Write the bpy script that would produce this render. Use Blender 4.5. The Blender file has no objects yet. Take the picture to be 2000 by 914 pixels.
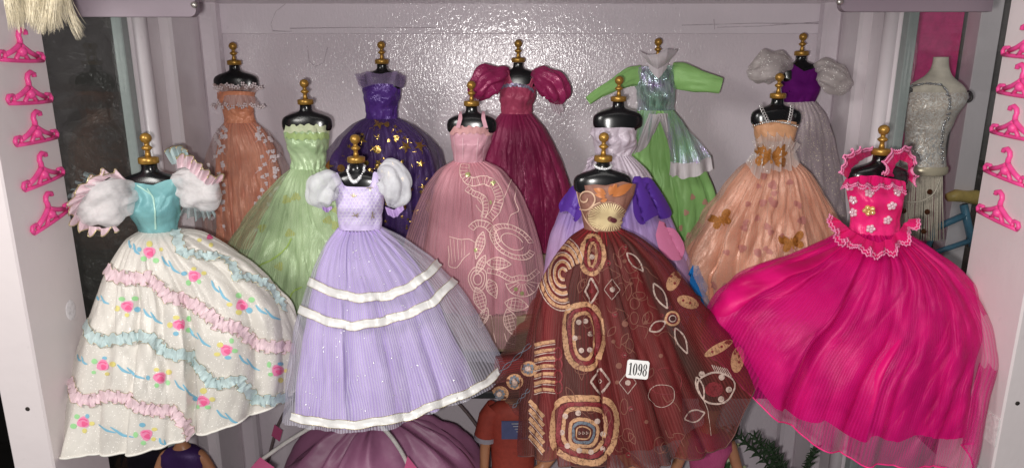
import bpy, math, random
import numpy as np
from mathutils import Vector
from mathutils.bvhtree import BVHTree

scene = bpy.context.scene
col = scene.collection
# ---------------------------------------------------------------- camera, world, lights
CAMZ = 1.40
PITCH = math.radians(14.0)
FPX = 1351.0                       # focal length in pixels of the 2000 px wide photograph
cam_d = bpy.data.cameras.new('camera')
cam = bpy.data.objects.new('camera', cam_d); col.objects.link(cam)
cam_d.sensor_width = 36.0
cam_d.lens = 36.0 * FPX / 2000.0
cam_d.clip_start = 0.01; cam_d.clip_end = 50.0
cam.location = (0, 0, CAMZ)
cam.rotation_euler = (math.pi / 2 - PITCH, 0, 0)
scene.camera = cam

world = bpy.data.worlds.new('World'); scene.world = world
world.use_nodes = True
world.node_tree.nodes['Background'].inputs[0].default_value = (0.80, 0.82, 0.85, 1)
world.node_tree.nodes['Background'].inputs[1].default_value = 0.11

def area(name, loc, target, sx, sy, power, color):
    l = bpy.data.lights.new(name, 'AREA'); l.shape = 'RECTANGLE'; l.size = sx; l.size_y = sy
    l.energy = power; l.color = color
    o = bpy.data.objects.new(name, l); col.objects.link(o); o.location = loc
    o.rotation_euler = (Vector(target) - Vector(loc)).to_track_quat('-Z', 'Y').to_euler()
    return o
flash = bpy.data.lights.new('phone_flash', 'SPOT'); flash.energy = 11.0; flash.color = (1.0, 0.97, 0.94)
flash.shadow_soft_size = 0.006; flash.spot_size = math.radians(172); flash.spot_blend = 0.35
fo = bpy.data.objects.new('phone_flash', flash); col.objects.link(fo)
fo.location = (-0.016, 0.0, CAMZ - 0.010); fo.rotation_euler = (math.pi / 2 - PITCH, 0, 0)
area('room_lamp', (-0.62, -0.10, CAMZ + 0.26), (0.05, 0.80, CAMZ - 0.16), 0.22, 0.30, 5.5, (1.0, 0.97, 0.93))
area('ceiling_lamp', (0.15, -0.50, CAMZ + 1.0), (0.0, 0.75, CAMZ - 0.25), 1.2, 0.4, 4.0, (1.0, 0.96, 0.92))

scene.view_settings.view_transform = 'Standard'; scene.view_settings.look = 'None'
scene.view_settings.exposure = 0.0; scene.view_settings.gamma = 1.0
scene.view_settings.use_curve_mapping = False
scene.cycles.use_denoising = True
scene.cycles.transparent_max_bounces = 32
scene.cycles.max_bounces = 8
scene.cycles.caustics_reflective = False; scene.cycles.caustics_refractive = False
scene.cycles.sample_clamp_indirect = 4.0

# ---------------------------------------------------------------- helpers: photograph pixels -> places
CP, SP = math.cos(PITCH), math.sin(PITCH)
def ray(px, py):
    dx = (px - 1000.0) / FPX; dy = -(py - 457.0) / FPX
    return Vector((dx, CP + dy * SP, -SP + dy * CP))
def P(px, py, Y):                  # the point of the plane y = Y seen at that pixel
    d = ray(px, py); t = Y / d.y
    return Vector((d.x * t, Y, CAMZ + d.z * t))
def PX(px, py, X):
    d = ray(px, py); t = X / d.x
    return Vector((X, d.y * t, CAMZ + d.z * t))
def pxm(Y):                        # metres per photograph pixel at depth Y
    return Y / CP / FPX
def srgb(r, g, b):
    f = lambda c: c / 12.92 if c <= 0.04045 else ((c + 0.055) / 1.055) ** 2.4
    return (f(r / 255), f(g / 255), f(b / 255), 1.0)

# ---------------------------------------------------------------- materials
class NT:
    def __init__(s, name):
        s.m = bpy.data.materials.new(name); s.m.use_nodes = True
        s.t = s.m.node_tree; s.b = s.t.nodes['Principled BSDF']; s.out = s.t.nodes['Material Output']
    def n(s, typ, **kw):
        nd = s.t.nodes.new(typ)
        for k, v in kw.items(): setattr(nd, k, v)
        return nd
    def l(s, a, b): s.t.links.new(a, b)
    def coords(s, kind, scale):
        tc = s.n('ShaderNodeTexCoord'); mp = s.n('ShaderNodeMapping')
        mp.inputs['Scale'].default_value = scale
        s.l(tc.outputs[kind], mp.inputs['Vector']); return mp.outputs['Vector']
    def noise(s, vec, scale=1.0, detail=2.0, rough=0.5, dist=0.0):
        nd = s.n('ShaderNodeTexNoise'); nd.inputs['Scale'].default_value = scale
        nd.inputs['Detail'].default_value = detail; nd.inputs['Roughness'].default_value = rough
        nd.inputs['Distortion'].default_value = dist
        s.l(vec, nd.inputs['Vector']); return nd.outputs['Fac']
    def ramp(s, fac, a, b, ca=(0, 0, 0, 1), cb=(1, 1, 1, 1)):
        r = s.n('ShaderNodeValToRGB'); e = r.color_ramp.elements
        e[0].position = a; e[0].color = ca; e[1].position = b; e[1].color = cb
        s.l(fac, r.inputs['Fac']); return r.outputs['Color']
    def mix(s, fac, a, b):
        nd = s.n('ShaderNodeMix', data_type='RGBA')
        if isinstance(fac, float): nd.inputs[0].default_value = fac
        else: s.l(fac, nd.inputs[0])
        for v, i in ((a, 6), (b, 7)):
            if isinstance(v, tuple): nd.inputs[i].default_value = v
            else: s.l(v, nd.inputs[i])
        return nd.outputs[2]
    def bump(s, h, strength, dist, prev=None):
        nd = s.n('ShaderNodeBump'); nd.inputs['Strength'].default_value = strength
        nd.inputs['Distance'].default_value = dist
        s.l(h, nd.inputs['Height'])
        if prev is not None: s.l(prev, nd.inputs['Normal'])
        return nd.outputs['Normal']
    def math(s, op, a, b):
        nd = s.n('ShaderNodeMath', operation=op)
        for v, i in ((a, 0), (b, 1)):
            if isinstance(v, (int, float)): nd.inputs[i].default_value = v
            else: s.l(v, nd.inputs[i])
        return nd.outputs[0]
    def set(s, **kw):
        names = dict(rough='Roughness', metal='Metallic', spec='Specular IOR Level', sheen='Sheen Weight',
                     sheenr='Sheen Roughness', alpha='Alpha', aniso='Anisotropic', coat='Coat Weight',
                     coatr='Coat Roughness', film='Thin Film Thickness', filmior='Thin Film IOR',
                     trans='Transmission Weight', ior='IOR', sss='Subsurface Weight')
        for k, v in kw.items(): s.b.inputs[names[k]].default_value = v

def fabric(name, c1, c2=None, rough=0.45, sheen=0.25, alpha=1.0, crinkle=0.35, crumple=0.35, glitter=0.0,
           metal=0.0, film=0.0, grain=(900, 110, 1), var=0.5, alpha_var=0.0, glitter_col=None, glitter_scale=700.0, spec=0.5, bands=None, grad=None, ribs=0.0):
    k = NT(name); k.set(rough=rough, sheen=sheen, metal=metal, alpha=alpha, spec=spec)
    k.b.inputs['Sheen Tint'].default_value = c1
    k.b.inputs['Specular Tint'].default_value = tuple(0.45 + 0.55 * (x / max(c1[:3])) for x in c1[:3]) + (1,)
    c2 = c2 or tuple(min(1, x * 0.78) for x in c1[:3]) + (1,)
    uv = k.coords('UV', (1, 1, 1))
    uvs = k.coords('UV', grain)
    n1 = k.noise(uvs, 1.0, 3.0, 0.6)
    n2 = k.noise(k.coords('UV', (330, 130, 1)), 1.0, 3.0, 0.6, 1.0)
    n3 = k.noise(uv, 38.0, 2.0, 0.5, 0.3)
    if bands: n3 = k.noise(k.coords('UV', bands), 1.0, 2.0, 0.5, 0.4)
    base = k.mix(k.ramp(n3, 0.5 - var * 0.5, 0.5 + var * 0.5), c1, c2)
    if grad:                        # dyed length of cloth: colours along its fall
        sx = k.n('ShaderNodeSeparateXYZ'); k.l(uv, sx.inputs[0]); r = k.n('ShaderNodeValToRGB'); els = r.color_ramp.elements
        while len(els) < len(grad[1]): els.new(0.5)
        for el, (p_, c_) in zip(els, grad[1]): el.position = p_; el.color = c_
        k.l(k.math('ADD', k.math('MULTIPLY', sx.outputs[1], 1.0 / grad[0]), k.math('MULTIPLY', k.math('SUBTRACT', n3, 0.5), 0.25)), r.inputs['Fac'])
        base = k.mix(0.25, r.outputs['Color'], base)
    base = k.mix(k.ramp(n1, 0.42, 0.75), base, k.mix(0.35, c1, (1, 1, 1, 1)) if metal > 0.2 else base)
    nrm = k.bump(n2, crumple * 0.7, 0.0013)
    nrm = k.bump(n1, crinkle, 0.0006, nrm)
    if glitter > 0:
        v = k.n('ShaderNodeTexVoronoi'); v.inputs['Scale'].default_value = glitter_scale
        k.l(uv, v.inputs['Vector'])
        sep = k.n('ShaderNodeSeparateColor'); k.l(v.outputs['Color'], sep.inputs[0])
        msk = k.math('GREATER_THAN', sep.outputs[0], 1.0 - glitter)
        base = k.mix(msk, base, glitter_col or (0.95, 0.93, 0.88, 1))
        rr = k.n('ShaderNodeMix'); rr.inputs[2].default_value = rough; rr.inputs[3].default_value = 0.22
        k.l(msk, rr.inputs[0]); k.l(rr.outputs[0], k.b.inputs['Roughness'])
        if alpha < 1:
            aa = k.n('ShaderNodeMix'); aa.inputs[2].default_value = alpha; aa.inputs[3].default_value = 1.0
            k.l(msk, aa.inputs[0]); k.l(aa.outputs[0], k.b.inputs['Alpha'])
    elif ribs:
        sx_ = k.n('ShaderNodeSeparateXYZ'); k.l(uv, sx_.inputs[0]); sn_ = k.n('ShaderNodeMath', operation='SINE'); k.l(k.math('MULTIPLY', sx_.outputs[0], 6.2832 / ribs), sn_.inputs[0])
        k.l(k.math('ADD', k.math('MULTIPLY', sn_.outputs[0], alpha_var), k.math('ADD', alpha - alpha_var * 0.5, k.math('MULTIPLY', k.noise(uvs, 0.5, 2.0, 0.5), alpha_var))), k.b.inputs['Alpha'])
    elif alpha < 1 and alpha_var > 0:
        a = k.n('ShaderNodeMapRange'); a.inputs[3].default_value = alpha - alpha_var; a.inputs[4].default_value = min(1, alpha + alpha_var)
        a.inputs[1].default_value = 0.3; a.inputs[2].default_value = 0.7
        k.l(k.noise(uvs, 0.6, 3.0, 0.6), a.inputs[0]); k.l(a.outputs[0], k.b.inputs['Alpha'])
    k.l(base, k.b.inputs['Base Color']); k.l(nrm, k.b.inputs['Normal'])
    if film: k.set(film=film, filmior=1.45)
    return k.m

def plain(name, c, rough=0.5, metal=0.0, spec=0.5, bump=0.0, bscale=120.0, coat=0.0, var=0.12, alpha=1.0, bdist=0.001, sheen=0.0):
    k = NT(name); k.set(rough=rough, metal=metal, spec=spec, coat=coat, alpha=alpha, sheen=sheen)
    ob = k.coords('Object', (1, 1, 1))
    n = k.noise(ob, bscale, 3.0, 0.55)
    c2 = tuple(x * (1 - var * 2) for x in c[:3]) + (1,)
    k.l(k.mix(k.ramp(n, 0.35, 0.75), c, c2), k.b.inputs['Base Color'])
    if bump: k.l(k.bump(n, bump, bdist), k.b.inputs['Normal'])
    return k.m

def painted(name, c, rough=0.28, streak=(420, 420, 160), bump=0.35, dist=0.0009, dirt=0.25, fine=0.0):
    k = NT(name); k.set(rough=rough, spec=0.5)
    v = k.coords('Object', streak); o = k.coords('Object', (1, 1, 1))
    n = k.noise(v, 1.0, 3.0, 0.6, 0.4); big = k.noise(o, 9.0, 4.0, 0.6)
    dirtc = tuple(x * 0.80 for x in c[:3]) + (1,)
    base = k.mix(k.math('MULTIPLY', k.ramp(big, 0.42, 0.75), dirt * 2), c, dirtc)
    spots = k.noise(o, 70.0, 2.0, 0.7)
    base = k.mix(k.math('MULTIPLY', k.ramp(spots, 0.68, 0.74), dirt), base, tuple(x * 0.55 for x in c[:3]) + (1,))
    k.l(base, k.b.inputs['Base Color'])
    nr = k.bump(n, bump, dist)
    nr = k.bump(k.noise(o, 55.0, 2.0, 0.5), 0.12, 0.003, nr)
    k.l(nr, k.b.inputs['Normal'])
    return k.m

# ---------------------------------------------------------------- mesh helpers
def origin_of(o):
    v = Vector((0, 0, 0))
    while o is not None:
        v += o.location; o = o.parent
    return np.array(v)

def make_mesh(name, verts, faces, mat, parent=None, smooth=True, uv=None, stuff=False):
    verts = np.asarray(verts, dtype=np.float64)
    if parent is not None: verts = verts - origin_of(parent)
    me = bpy.data.meshes.new(name)
    faces = list(faces) if not isinstance(faces, np.ndarray) else faces
    if isinstance(faces, np.ndarray):
        nf, k = faces.shape
        me.vertices.add(len(verts)); me.vertices.foreach_set('co', verts.astype(np.float32).ravel())
        me.loops.add(nf * k); me.loops.foreach_set('vertex_index', faces.astype(np.int32).ravel())
        me.polygons.add(nf); me.polygons.foreach_set('loop_start', np.arange(0, nf * k, k, dtype=np.int32))
        me.polygons.foreach_set('loop_total', np.full(nf, k, dtype=np.int32))
        me.update(calc_edges=True)
    else:
        me.from_pydata([tuple(v) for v in verts], [], faces); me.update()
    if uv is not None:
        lay = me.uv_layers.new(name='UVMap')
        li = np.empty(len(me.loops), dtype=np.int32); me.loops.foreach_get('vertex_index', li)
        lay.data.foreach_set('uv', np.asarray(uv, dtype=np.float32)[li].ravel())
    if smooth: me.polygons.foreach_set('use_smooth', np.ones(len(me.polygons), dtype=bool))
    me.validate()
    me.materials.append(mat)
    o = bpy.data.objects.new(name, me); col.objects.link(o)
    if parent is not None: o.parent = parent
    if stuff: o['kind'] = 'stuff'
    return o

def grid_faces(nv, nu, closed):
    i = np.arange(nv - 1)[:, None]; j = np.arange(nu if closed else nu - 1)[None, :]
    j2 = (j + 1) % nu
    return np.stack([i * nu + j, i * nu + j2, (i + 1) * nu + j2, (i + 1) * nu + j], -1).reshape(-1, 4)

def grid(name, V, mat, parent, closed=True, uv=None):
    nv, nu = V.shape[:2]
    if uv is None:
        du = np.linalg.norm(np.diff(V, axis=1), axis=2).mean(0); dv = np.linalg.norm(np.diff(V, axis=0), axis=2).mean(1)
        U = np.concatenate([[0], np.cumsum(du)]); W = np.concatenate([[0], np.cumsum(dv)])
        uv = np.stack(np.broadcast_arrays(U[None, :], W[:, None]), -1)
    return make_mesh(name, V.reshape(-1, 3), grid_faces(nv, nu, closed), mat, parent, uv=uv.reshape(-1, 2))

class MB:                           # collects boxes, rings and tubes of ONE part
    def __init__(s): s.v = []; s.f = []
    def add(s, verts, faces):
        b = len(s.v); s.v += [tuple(v) for v in verts]; s.f += [tuple(i + b for i in f) for f in faces]
    def box(s, lo, hi, bev=0.0):
        x0, y0, z0 = lo; x1, y1, z1 = hi
        if bev <= 0:
            s.add([(x0,y0,z0),(x1,y0,z0),(x1,y1,z0),(x0,y1,z0),(x0,y0,z1),(x1,y0,z1),(x1,y1,z1),(x0,y1,z1)],
                  [(3,2,1,0),(4,5,6,7),(0,1,5,4),(1,2,6,5),(2,3,7,6),(3,0,4,7)]); return
        vs = []                     # upright box with chamfered vertical and horizontal edges
        b = bev
        def loop(x0, x1, y0, y1, z, c):
            return [(x0+c,y0,z),(x1-c,y0,z),(x1,y0+c,z),(x1,y1-c,z),(x1-c,y1,z),(x0+c,y1,z),(x0,y1-c,z),(x0,y0+c,z)]
        L = [loop(x0+b,x1-b,y0+b,y1-b,z0,b*.6), loop(x0,x1,y0,y1,z0+b,b), loop(x0,x1,y0,y1,z1-b,b), loop(x0+b,x1-b,y0+b,y1-b,z1,b*.6)]
        for l in L: vs += l
        fs = [tuple(range(7, -1, -1)), tuple(range(24, 32))]
        for r in range(3):
            for i in range(8): fs.append((r*8+i, r*8+(i+1)%8, (r+1)*8+(i+1)%8, (r+1)*8+i))
        s.add(vs, fs)
    def tube(s, pts, rad, n=8, cap=True):
        pts = [Vector(p) for p in pts]; m = len(pts)
        if not hasattr(rad, '__len__'): rad = [rad] * m
        up = None; vs = []
        for i, p in enumerate(pts):
            t = (pts[min(i+1, m-1)] - pts[max(i-1, 0)]).normalized()
            if up is None: up = Vector((0, 0, 1)) if abs(t.z) < 0.9 else Vector((1, 0, 0))
            a = t.cross(up).normalized(); b = a.cross(t).normalized(); up = b
            for k in range(n):
                an = 2 * math.pi * k / n; vs.append(p + (a * math.cos(an) + b * math.sin(an)) * rad[i])
        fs = [(i*n+k, i*n+(k+1)%n, (i+1)*n+(k+1)%n, (i+1)*n+k) for i in range(m-1) for k in range(n)]
        if cap: fs += [tuple(range(n-1, -1, -1)), tuple(range((m-1)*n, m*n))]
        s.add(vs, fs)
    def lathe(s, prof, c=(0,0,0), n=24):
        vs = [(c[0]+r*math.cos(2*math.pi*k/n), c[1]+r*math.sin(2*math.pi*k/n), c[2]+z) for r, z in prof for k in range(n)]
        m = len(prof)
        fs = [(i*n+k, i*n+(k+1)%n, (i+1)*n+(k+1)%n, (i+1)*n+k) for i in range(m-1) for k in range(n)]
        fs += [tuple(range(n-1, -1, -1)), tuple(range((m-1)*n, m*n))]
        s.add(vs, fs)
    def ball(s, c, r, n=10, sq=(1,1,1)):
        c = Vector(c); vs = []; m = max(5, n // 2 + 1)
        for i in range(m):
            a = math.pi * (i + 0.02) / (m - 0.96)
            for k in range(n):
                b = 2*math.pi*k/n; vs.append((c.x+r*sq[0]*math.sin(a)*math.cos(b), c.y+r*sq[1]*math.sin(a)*math.sin(b), c.z+r*sq[2]*math.cos(a)))
        fs = [(i*n+k, (i+1)*n+k, (i+1)*n+(k+1)%n, i*n+(k+1)%n) for i in range(m-1) for k in range(n)]
        fs += [tuple(range(n)), tuple(range(m*n-1, (m-1)*n-1, -1))]
        s.add(vs, fs)
    def build(s, name, mat, parent=None, smooth=True, stuff=False):
        return make_mesh(name, s.v, s.f, mat, parent, smooth, stuff=stuff)

def empty(name, loc, label, cat, group=None):
    o = bpy.data.objects.new(name, None); col.objects.link(o); o.location = loc
    o.empty_display_size = 0.02
    o['label'] = label; o['category'] = cat
    if group: o['group'] = group
    return o
def tag(o, label, cat, group=None):
    o['label'] = label; o['category'] = cat
    if group: o['group'] = group
    return o
def smooth_angle(o, deg=35):
    o.data.set_sharp_from_angle(angle=math.radians(deg)) if hasattr(o.data, 'set_sharp_from_angle') else None

def interp_poly(pts, s):            # point of a polyline at fraction s of its y-extent / index length
    pts = np.asarray(pts, float)
    d = np.concatenate([[0], np.cumsum(np.linalg.norm(np.diff(pts, axis=0), axis=1))]); d /= d[-1]
    return np.stack([np.interp(s, d, pts[:, k]) for k in range(pts.shape[1])], -1)

def smooth_poly(pts, n=60, it=3):   # resampled, corner-cut polyline
    q = interp_poly(pts, np.linspace(0, 1, n))
    for _ in range(it):
        q[1:-1] = 0.25 * q[:-2] + 0.5 * q[1:-1] + 0.25 * q[2:]
    return q

# ---------------------------------------------------------------- cloth machinery
SHELF_Z = CAMZ - 0.315; SHELF_Y = 0.622
MID_Z = CAMZ - 0.272; MID_Y = 0.712
BACK_Z = CAMZ - 0.230; BACK_Y = 0.812
TH = lambda n: np.linspace(0, 2 * math.pi, n, endpoint=False)
def sstep(a, b, x):
    t = np.clip((x - a) / (b - a), 0, 1); return t * t * (3 - 2 * t)

def foldset(seed, n=13, gather=30, gath=0.22, med=0.25, sharp=1.0, hem=0.0, start=0.35):
    """gathered cloth: rounded ridges, sharp valleys, fading in and out around the skirt"""
    rng = np.random.RandomState(seed); n = int(n * 1.15)
    ph = rng.uniform(0, 6.28, 24); n2 = max(3, int(n * 0.55)); n3 = int(n * 1.9)
    ck = rng.randint(5, 15, 6); cq = rng.uniform(5, 15, 6) * rng.choice([-1, 1], 6)
    ks = rng.randint(3, 17, 12); pv = rng.uniform(-6, 6, 12); am = rng.uniform(0.3, 1, 12)
    def f(th, v):
        th = th[None, :]; v = v[:, None]
        wv = 0.22 * np.sin(3 * v + ph[0]) + 0.10 * np.sin(7 * v + ph[1])
        x = 0.5 * n * th + 0.8 * np.sin(2 * th + ph[2] + wv) + 0.6 * np.sin(5 * th + ph[3] + 1.5 * v) + 0.35 * np.sin(9 * th + ph[4] - 2 * v) + wv
        r1 = np.abs(np.sin(x)) ** (0.85 / sharp) - 0.6
        x2 = 0.5 * n2 * th + 0.7 * np.sin(3 * th + ph[5] + v) + 0.5 * np.sin(4 * th + ph[6]) + 1.5 * wv
        r2 = np.abs(np.sin(x2)) ** 0.8 - 0.62
        x3 = 0.5 * n3 * th + 1.1 * np.sin(3 * th + ph[7]) + 0.8 * np.sin(7 * th + ph[8]) + 0.8 * v
        r3 = np.abs(np.sin(x3)) ** 0.8 - 0.6
        A1 = np.clip(0.62 + 0.55 * np.sin(2 * th + ph[9] + v) + 0.45 * np.sin(5 * th + ph[10] - 2 * v), 0.1, 1.3)
        A2 = np.clip(0.75 + 0.5 * np.sin(3 * th + ph[11]), 0.2, 1.3)
        A3 = np.clip(0.5 + 0.6 * np.sin(4 * th + ph[12]) + 0.3 * np.sin(9 * th + ph[13]), 0, 1.2)
        d = 1.05 * A1 * r1 * sstep(-0.10, 0.55 + start * 0.4, v) * (1 - 0.25 * sstep(.6, 1, v))
        d = d + 0.95 * A2 * r2 * sstep(0.12, 0.95, v)
        d = d + 0.30 * A3 * r3 * np.exp(-((v - 0.22) / 0.30) ** 2)
        d = d + gath * 0.8 * np.exp(-v / 0.19) * np.cos(gather * th + 1.4 * np.sin(3 * th + ph[14]) + 5 * v)
        for i in range(12):
            d = d + med * 0.18 * am[i] * np.sin(ks[i] * th + pv[i] * v + ph[i + 8]) * sstep(0.05, 0.6, v)
        cr = np.zeros_like(d)
        for i in range(6):
            cr = cr + (np.abs(np.sin(0.5 * ck[i] * 2 * th + cq[i] * v + 0.9 * np.sin(2 * th + ph[i]) + 0.7 * np.sin(5 * v + ph[i + 3]))) - 0.63) * np.clip(0.5 + np.sin(3 * th + 4 * v + ph[i + 6]), 0, 1.3)
        d = d + med * 0.30 * cr * sstep(0.02, 0.3, v)
        if hem: d = d + hem * sstep(0.80, 1.0, v) * (np.sin(19 * th + ph[0]) + 0.7 * np.sin(31 * th + 2 * ph[1]))
        return d * 1.5
    return f

class Surf:                         # anything prints and trims can be laid on
    def bvh_from(s, V, F):
        s.bvh = BVHTree.FromPolygons([Vector(v) for v in V.reshape(-1, 3)], [tuple(int(i) for i in f) for f in F])
    def cast(s, px, py):
        d = ray(px, py).normalized()
        loc, n, i, dist = s.bvh.ray_cast(Vector((0, 0, CAMZ)), d)
        if loc is None: return None
        if n.dot(d) > 0: n = -n
        return loc, n

class Skirt(Surf):
    def __init__(s, Y, L, R, hem, YL=None, YR=None, ratio=0.5, ratio0=0.8, floors=(), NU=340, NV=84, belly=0.0, lean=1.15):
        s.lean = lean; s.lph = (L[0][0] * 0.37) % 6.28
        s.NU, s.NV = NU, NV
        v = np.linspace(0, 1, NV); th = TH(NU); s.v, s.th = v, th
        Lp = smooth_poly(L, NV, 4); Rp = smooth_poly(R, NV, 4)
        YL = Y if YL is None else YL; YR = Y if YR is None else YR
        PLs = np.array([P(Lp[i, 0], Lp[i, 1], Y + (YL - Y) * v[i] ** 1.1) for i in range(NV)])
        PRs = np.array([P(Rp[i, 0], Rp[i, 1], Y + (YR - Y) * v[i] ** 1.1) for i in range(NV)])
        C = (PLs + PRs) / 2; H = (PRs - PLs) / 2
        S = np.linalg.norm(H, axis=1)
        D = S * (ratio0 + (ratio - ratio0) * sstep(0.0, 0.45, v)) * (1 + belly * np.sin(math.pi * v))
        ct, sn = np.cos(th), np.sin(th)
        B = C[:, None, :] + H[:, None, :] * ct[None, :, None]
        B[:, :, 1] -= D[:, None] * sn[None, :]
        hem = np.asarray(hem, float)
        hx = hem[0, 0] + (ct + 1) / 2 * (hem[-1, 0] - hem[0, 0]); hy = np.interp(hx, hem[:, 0], hem[:, 1])
        zt = np.empty(NU)
        for j in range(NU):
            yy = C[-1, 1] + H[-1, 1] * ct[j] - D[-1] * abs(sn[j])
            zt[j] = P(hx[j], hy[j], yy).z
        dz = zt - B[-1, :, 2]
        B[:, :, 2] += dz[None, :] * (v ** 1.4)[:, None]
        s.floors = floors
        N = H[:, None, :] / (S[:, None, None] ** 2) * ct[None, :, None] + np.array([0, -1, 0]) * (sn[None, :] / D[:, None])[:, :, None]
        N /= np.linalg.norm(N, axis=2, keepdims=True)
        s.B, s.N, s.S = B, N, S
        ln = np.concatenate([[0], np.cumsum(np.linalg.norm(np.diff(C, axis=0), axis=1))])
        circ = 2 * math.pi * 0.8 * S[-1]
        e_ = np.linalg.norm(np.stack([np.roll(ct, -1) - ct, ratio * (np.roll(sn, -1) - sn)], -1), axis=1); cum = np.concatenate([[0], np.cumsum(e_)[:-1]]); s.ph = cum / e_.sum() * 2 * math.pi
        s.uv = np.stack(np.broadcast_arrays((s.ph / (2 * math.pi) * circ)[None, :], ln[:, None]), -1)
    def place(s, d):
        V = s.B + s.N * (d * s.S[:, None])[:, :, None]
        Tn = np.roll(s.B, -1, 1) - np.roll(s.B, 1, 1); Tn /= np.linalg.norm(Tn, axis=2, keepdims=True)
        hi = np.maximum(d - np.median(d, axis=1, keepdims=True), -0.02)
        ln = s.lean * (0.25 + np.sin(2 * s.ph[None, :] + s.lph + 1.2 * s.v[:, None]) + 0.5 * np.sin(5 * s.ph[None, :] + 2 * s.lph)) * (0.4 + 0.6 * sstep(0, .3, s.v)[:, None])
        V += Tn * (ln * hi * s.S[:, None])[:, :, None]
        for (ymin, zf) in s.floors:
            m = (V[:, :, 1] > ymin) & (V[:, :, 2] < zf + 0.0015)
            V[:, :, 2] = np.where(m, zf + 0.0015, V[:, :, 2])
        return V
    def make(s, name, mat, parent, d, v0=0.0, v1=1.0):
        i0 = int(round(v0 * (s.NV - 1))); i1 = int(round(v1 * (s.NV - 1))) + 1
        V = s.place(d); s.V = V[i0:i1]
        F = grid_faces(i1 - i0, s.NU, True)
        o = make_mesh(name, s.V.reshape(-1, 3), F, mat, parent, uv=s.uv[i0:i1].reshape(-1, 2))
        s.bvh_from(s.V, F); return o

FORM = np.array([  # distance below the collar, half width, half depth (metres at scale 1)
    (0.000, .0060, .0058), (0.004, .0060, .0058), (0.0062, .0068, .0063), (0.0076, .0098, .0070), (0.0090, .0143, .0078), (0.0104, .0188, .0086),
    (0.0120, .0224, .0092), (0.0140, .0250, .0098), (0.0168, .0264, .0103), (0.0210, .0266, .0106), (0.0245, .0262, .0108), (0.0268, .0250, .0108), (0.0282, .0218, .0110),
    (0.0300, .0196, .0114), (0.0340, .0190, .0126), (0.0390, .0184, .0134), (0.0430, .0174, .0128), (0.0500, .0146, .0104), (0.0580, .0122, .0090),
    (0.0640, .0118, .0088), (0.0720, .0150, .0108), (0.0820, .0174, .0122), (0.0900, .0172, .0122), (0.0950, .0150, .0110), (0.0965, .0080, .0070)])
def form_r(dz, s=1.0):
    return np.interp(dz / s, FORM[:, 0], FORM[:, 1]) * s, np.interp(dz / s, FORM[:, 0], FORM[:, 2]) * s

class Form:
    protos = {}
    def __init__(s, px, py, Y, floor, label, sc=1.0):
        c = P(px, py, Y); s.c, s.sc, s.Y = c, sc, Y
        root = empty('dress_form', (c.x, Y, floor), label, 'dress form', 'black dress forms with gold finials'); s.root = root
        if not Form.protos: Form.build()
        h = c.z - floor
        for nm, me in Form.protos.items():
            o = bpy.data.objects.new(nm, me); col.objects.link(o); o.parent = root
            if nm == 'base': o.scale = (sc, sc, 1)
            elif nm == 'pole': o.location = (0, 0, 0.006); o.scale = (1, 1, (h - 0.094 * sc - 0.006))
            else: o.location = (0, 0, h); o.scale = (sc, sc, sc)
    @staticmethod
    def build():
        n = 48; th = TH(n)
        f = np.array(FORM); dz = np.linspace(0, 1, 60); idx = np.interp(dz, np.linspace(0, 1, len(f)), np.arange(len(f)))
        rows = np.stack([np.interp(idx, np.arange(len(f)), f[:, k]) for k in range(3)], -1)
        for _ in range(1): rows[1:-1] = .25 * rows[:-2] + .5 * rows[1:-1] + .25 * rows[2:]
        ct, sn = np.cos(th), np.sin(th); ex = 0.84
        X = np.sign(ct) * np.abs(ct) ** ex; Yv = -np.sign(sn) * np.abs(sn) ** ex
        V = np.stack([rows[:, 1][:, None] * X, rows[:, 2][:, None] * Yv, -np.repeat(rows[:, :1], n, 1)], -1)
        for b in (-1, 1):           # bust
            w = np.exp(-((rows[:, 0][:, None] - 0.039) / 0.008) ** 2 - ((th[None, :] - math.pi / 2 - b * 0.6) / 0.42) ** 2)
            V[:, :, 1] -= 0.004 * w
        F = [tuple(int(i) for i in q) for q in grid_faces(60, n, True)] + [tuple(range(n)), tuple(range(60 * n - 1, 59 * n - 1, -1))]
        m = make_mesh('torso', V.reshape(-1, 3), F, M['black'])
        m2 = MB(); m2.lathe([(.0072, .0002), (.0082, .0006), (.0083, .0048), (.0076, .0056), (.003, .0060)], n=32)
        m3 = MB()
        m3.lathe([(.0026, .0060), (.0022, .0085), (.0018, .0112), (.0030, .0120), (.0046, .0136), (.0030, .0152), (.0019, .0160), (.0020, .0178),
                  (.0038, .0190), (.0047, .0214), (.0046, .0232), (.0034, .0252), (.0016, .0262), (.0004, .0264)], n=24)
        m4 = MB(); m4.lathe([(.0025, 0), (.0025, 1.0)], n=12)
        m5 = MB(); m5.lathe([(.022, 0), (.0225, .003), (.018, .005), (.004, .0065)], n=28)
        Form.protos['torso'] = m.data
        for nm, mb, mt in (('collar', m2, 'gold'), ('finial', m3, 'gold'), ('pole', m4, 'black'), ('base', m5, 'black')):
            o = mb.build(nm, M[mt]); Form.protos[nm] = o.data; bpy.data.objects.remove(o)
        bpy.data.objects.remove(m)

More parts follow.
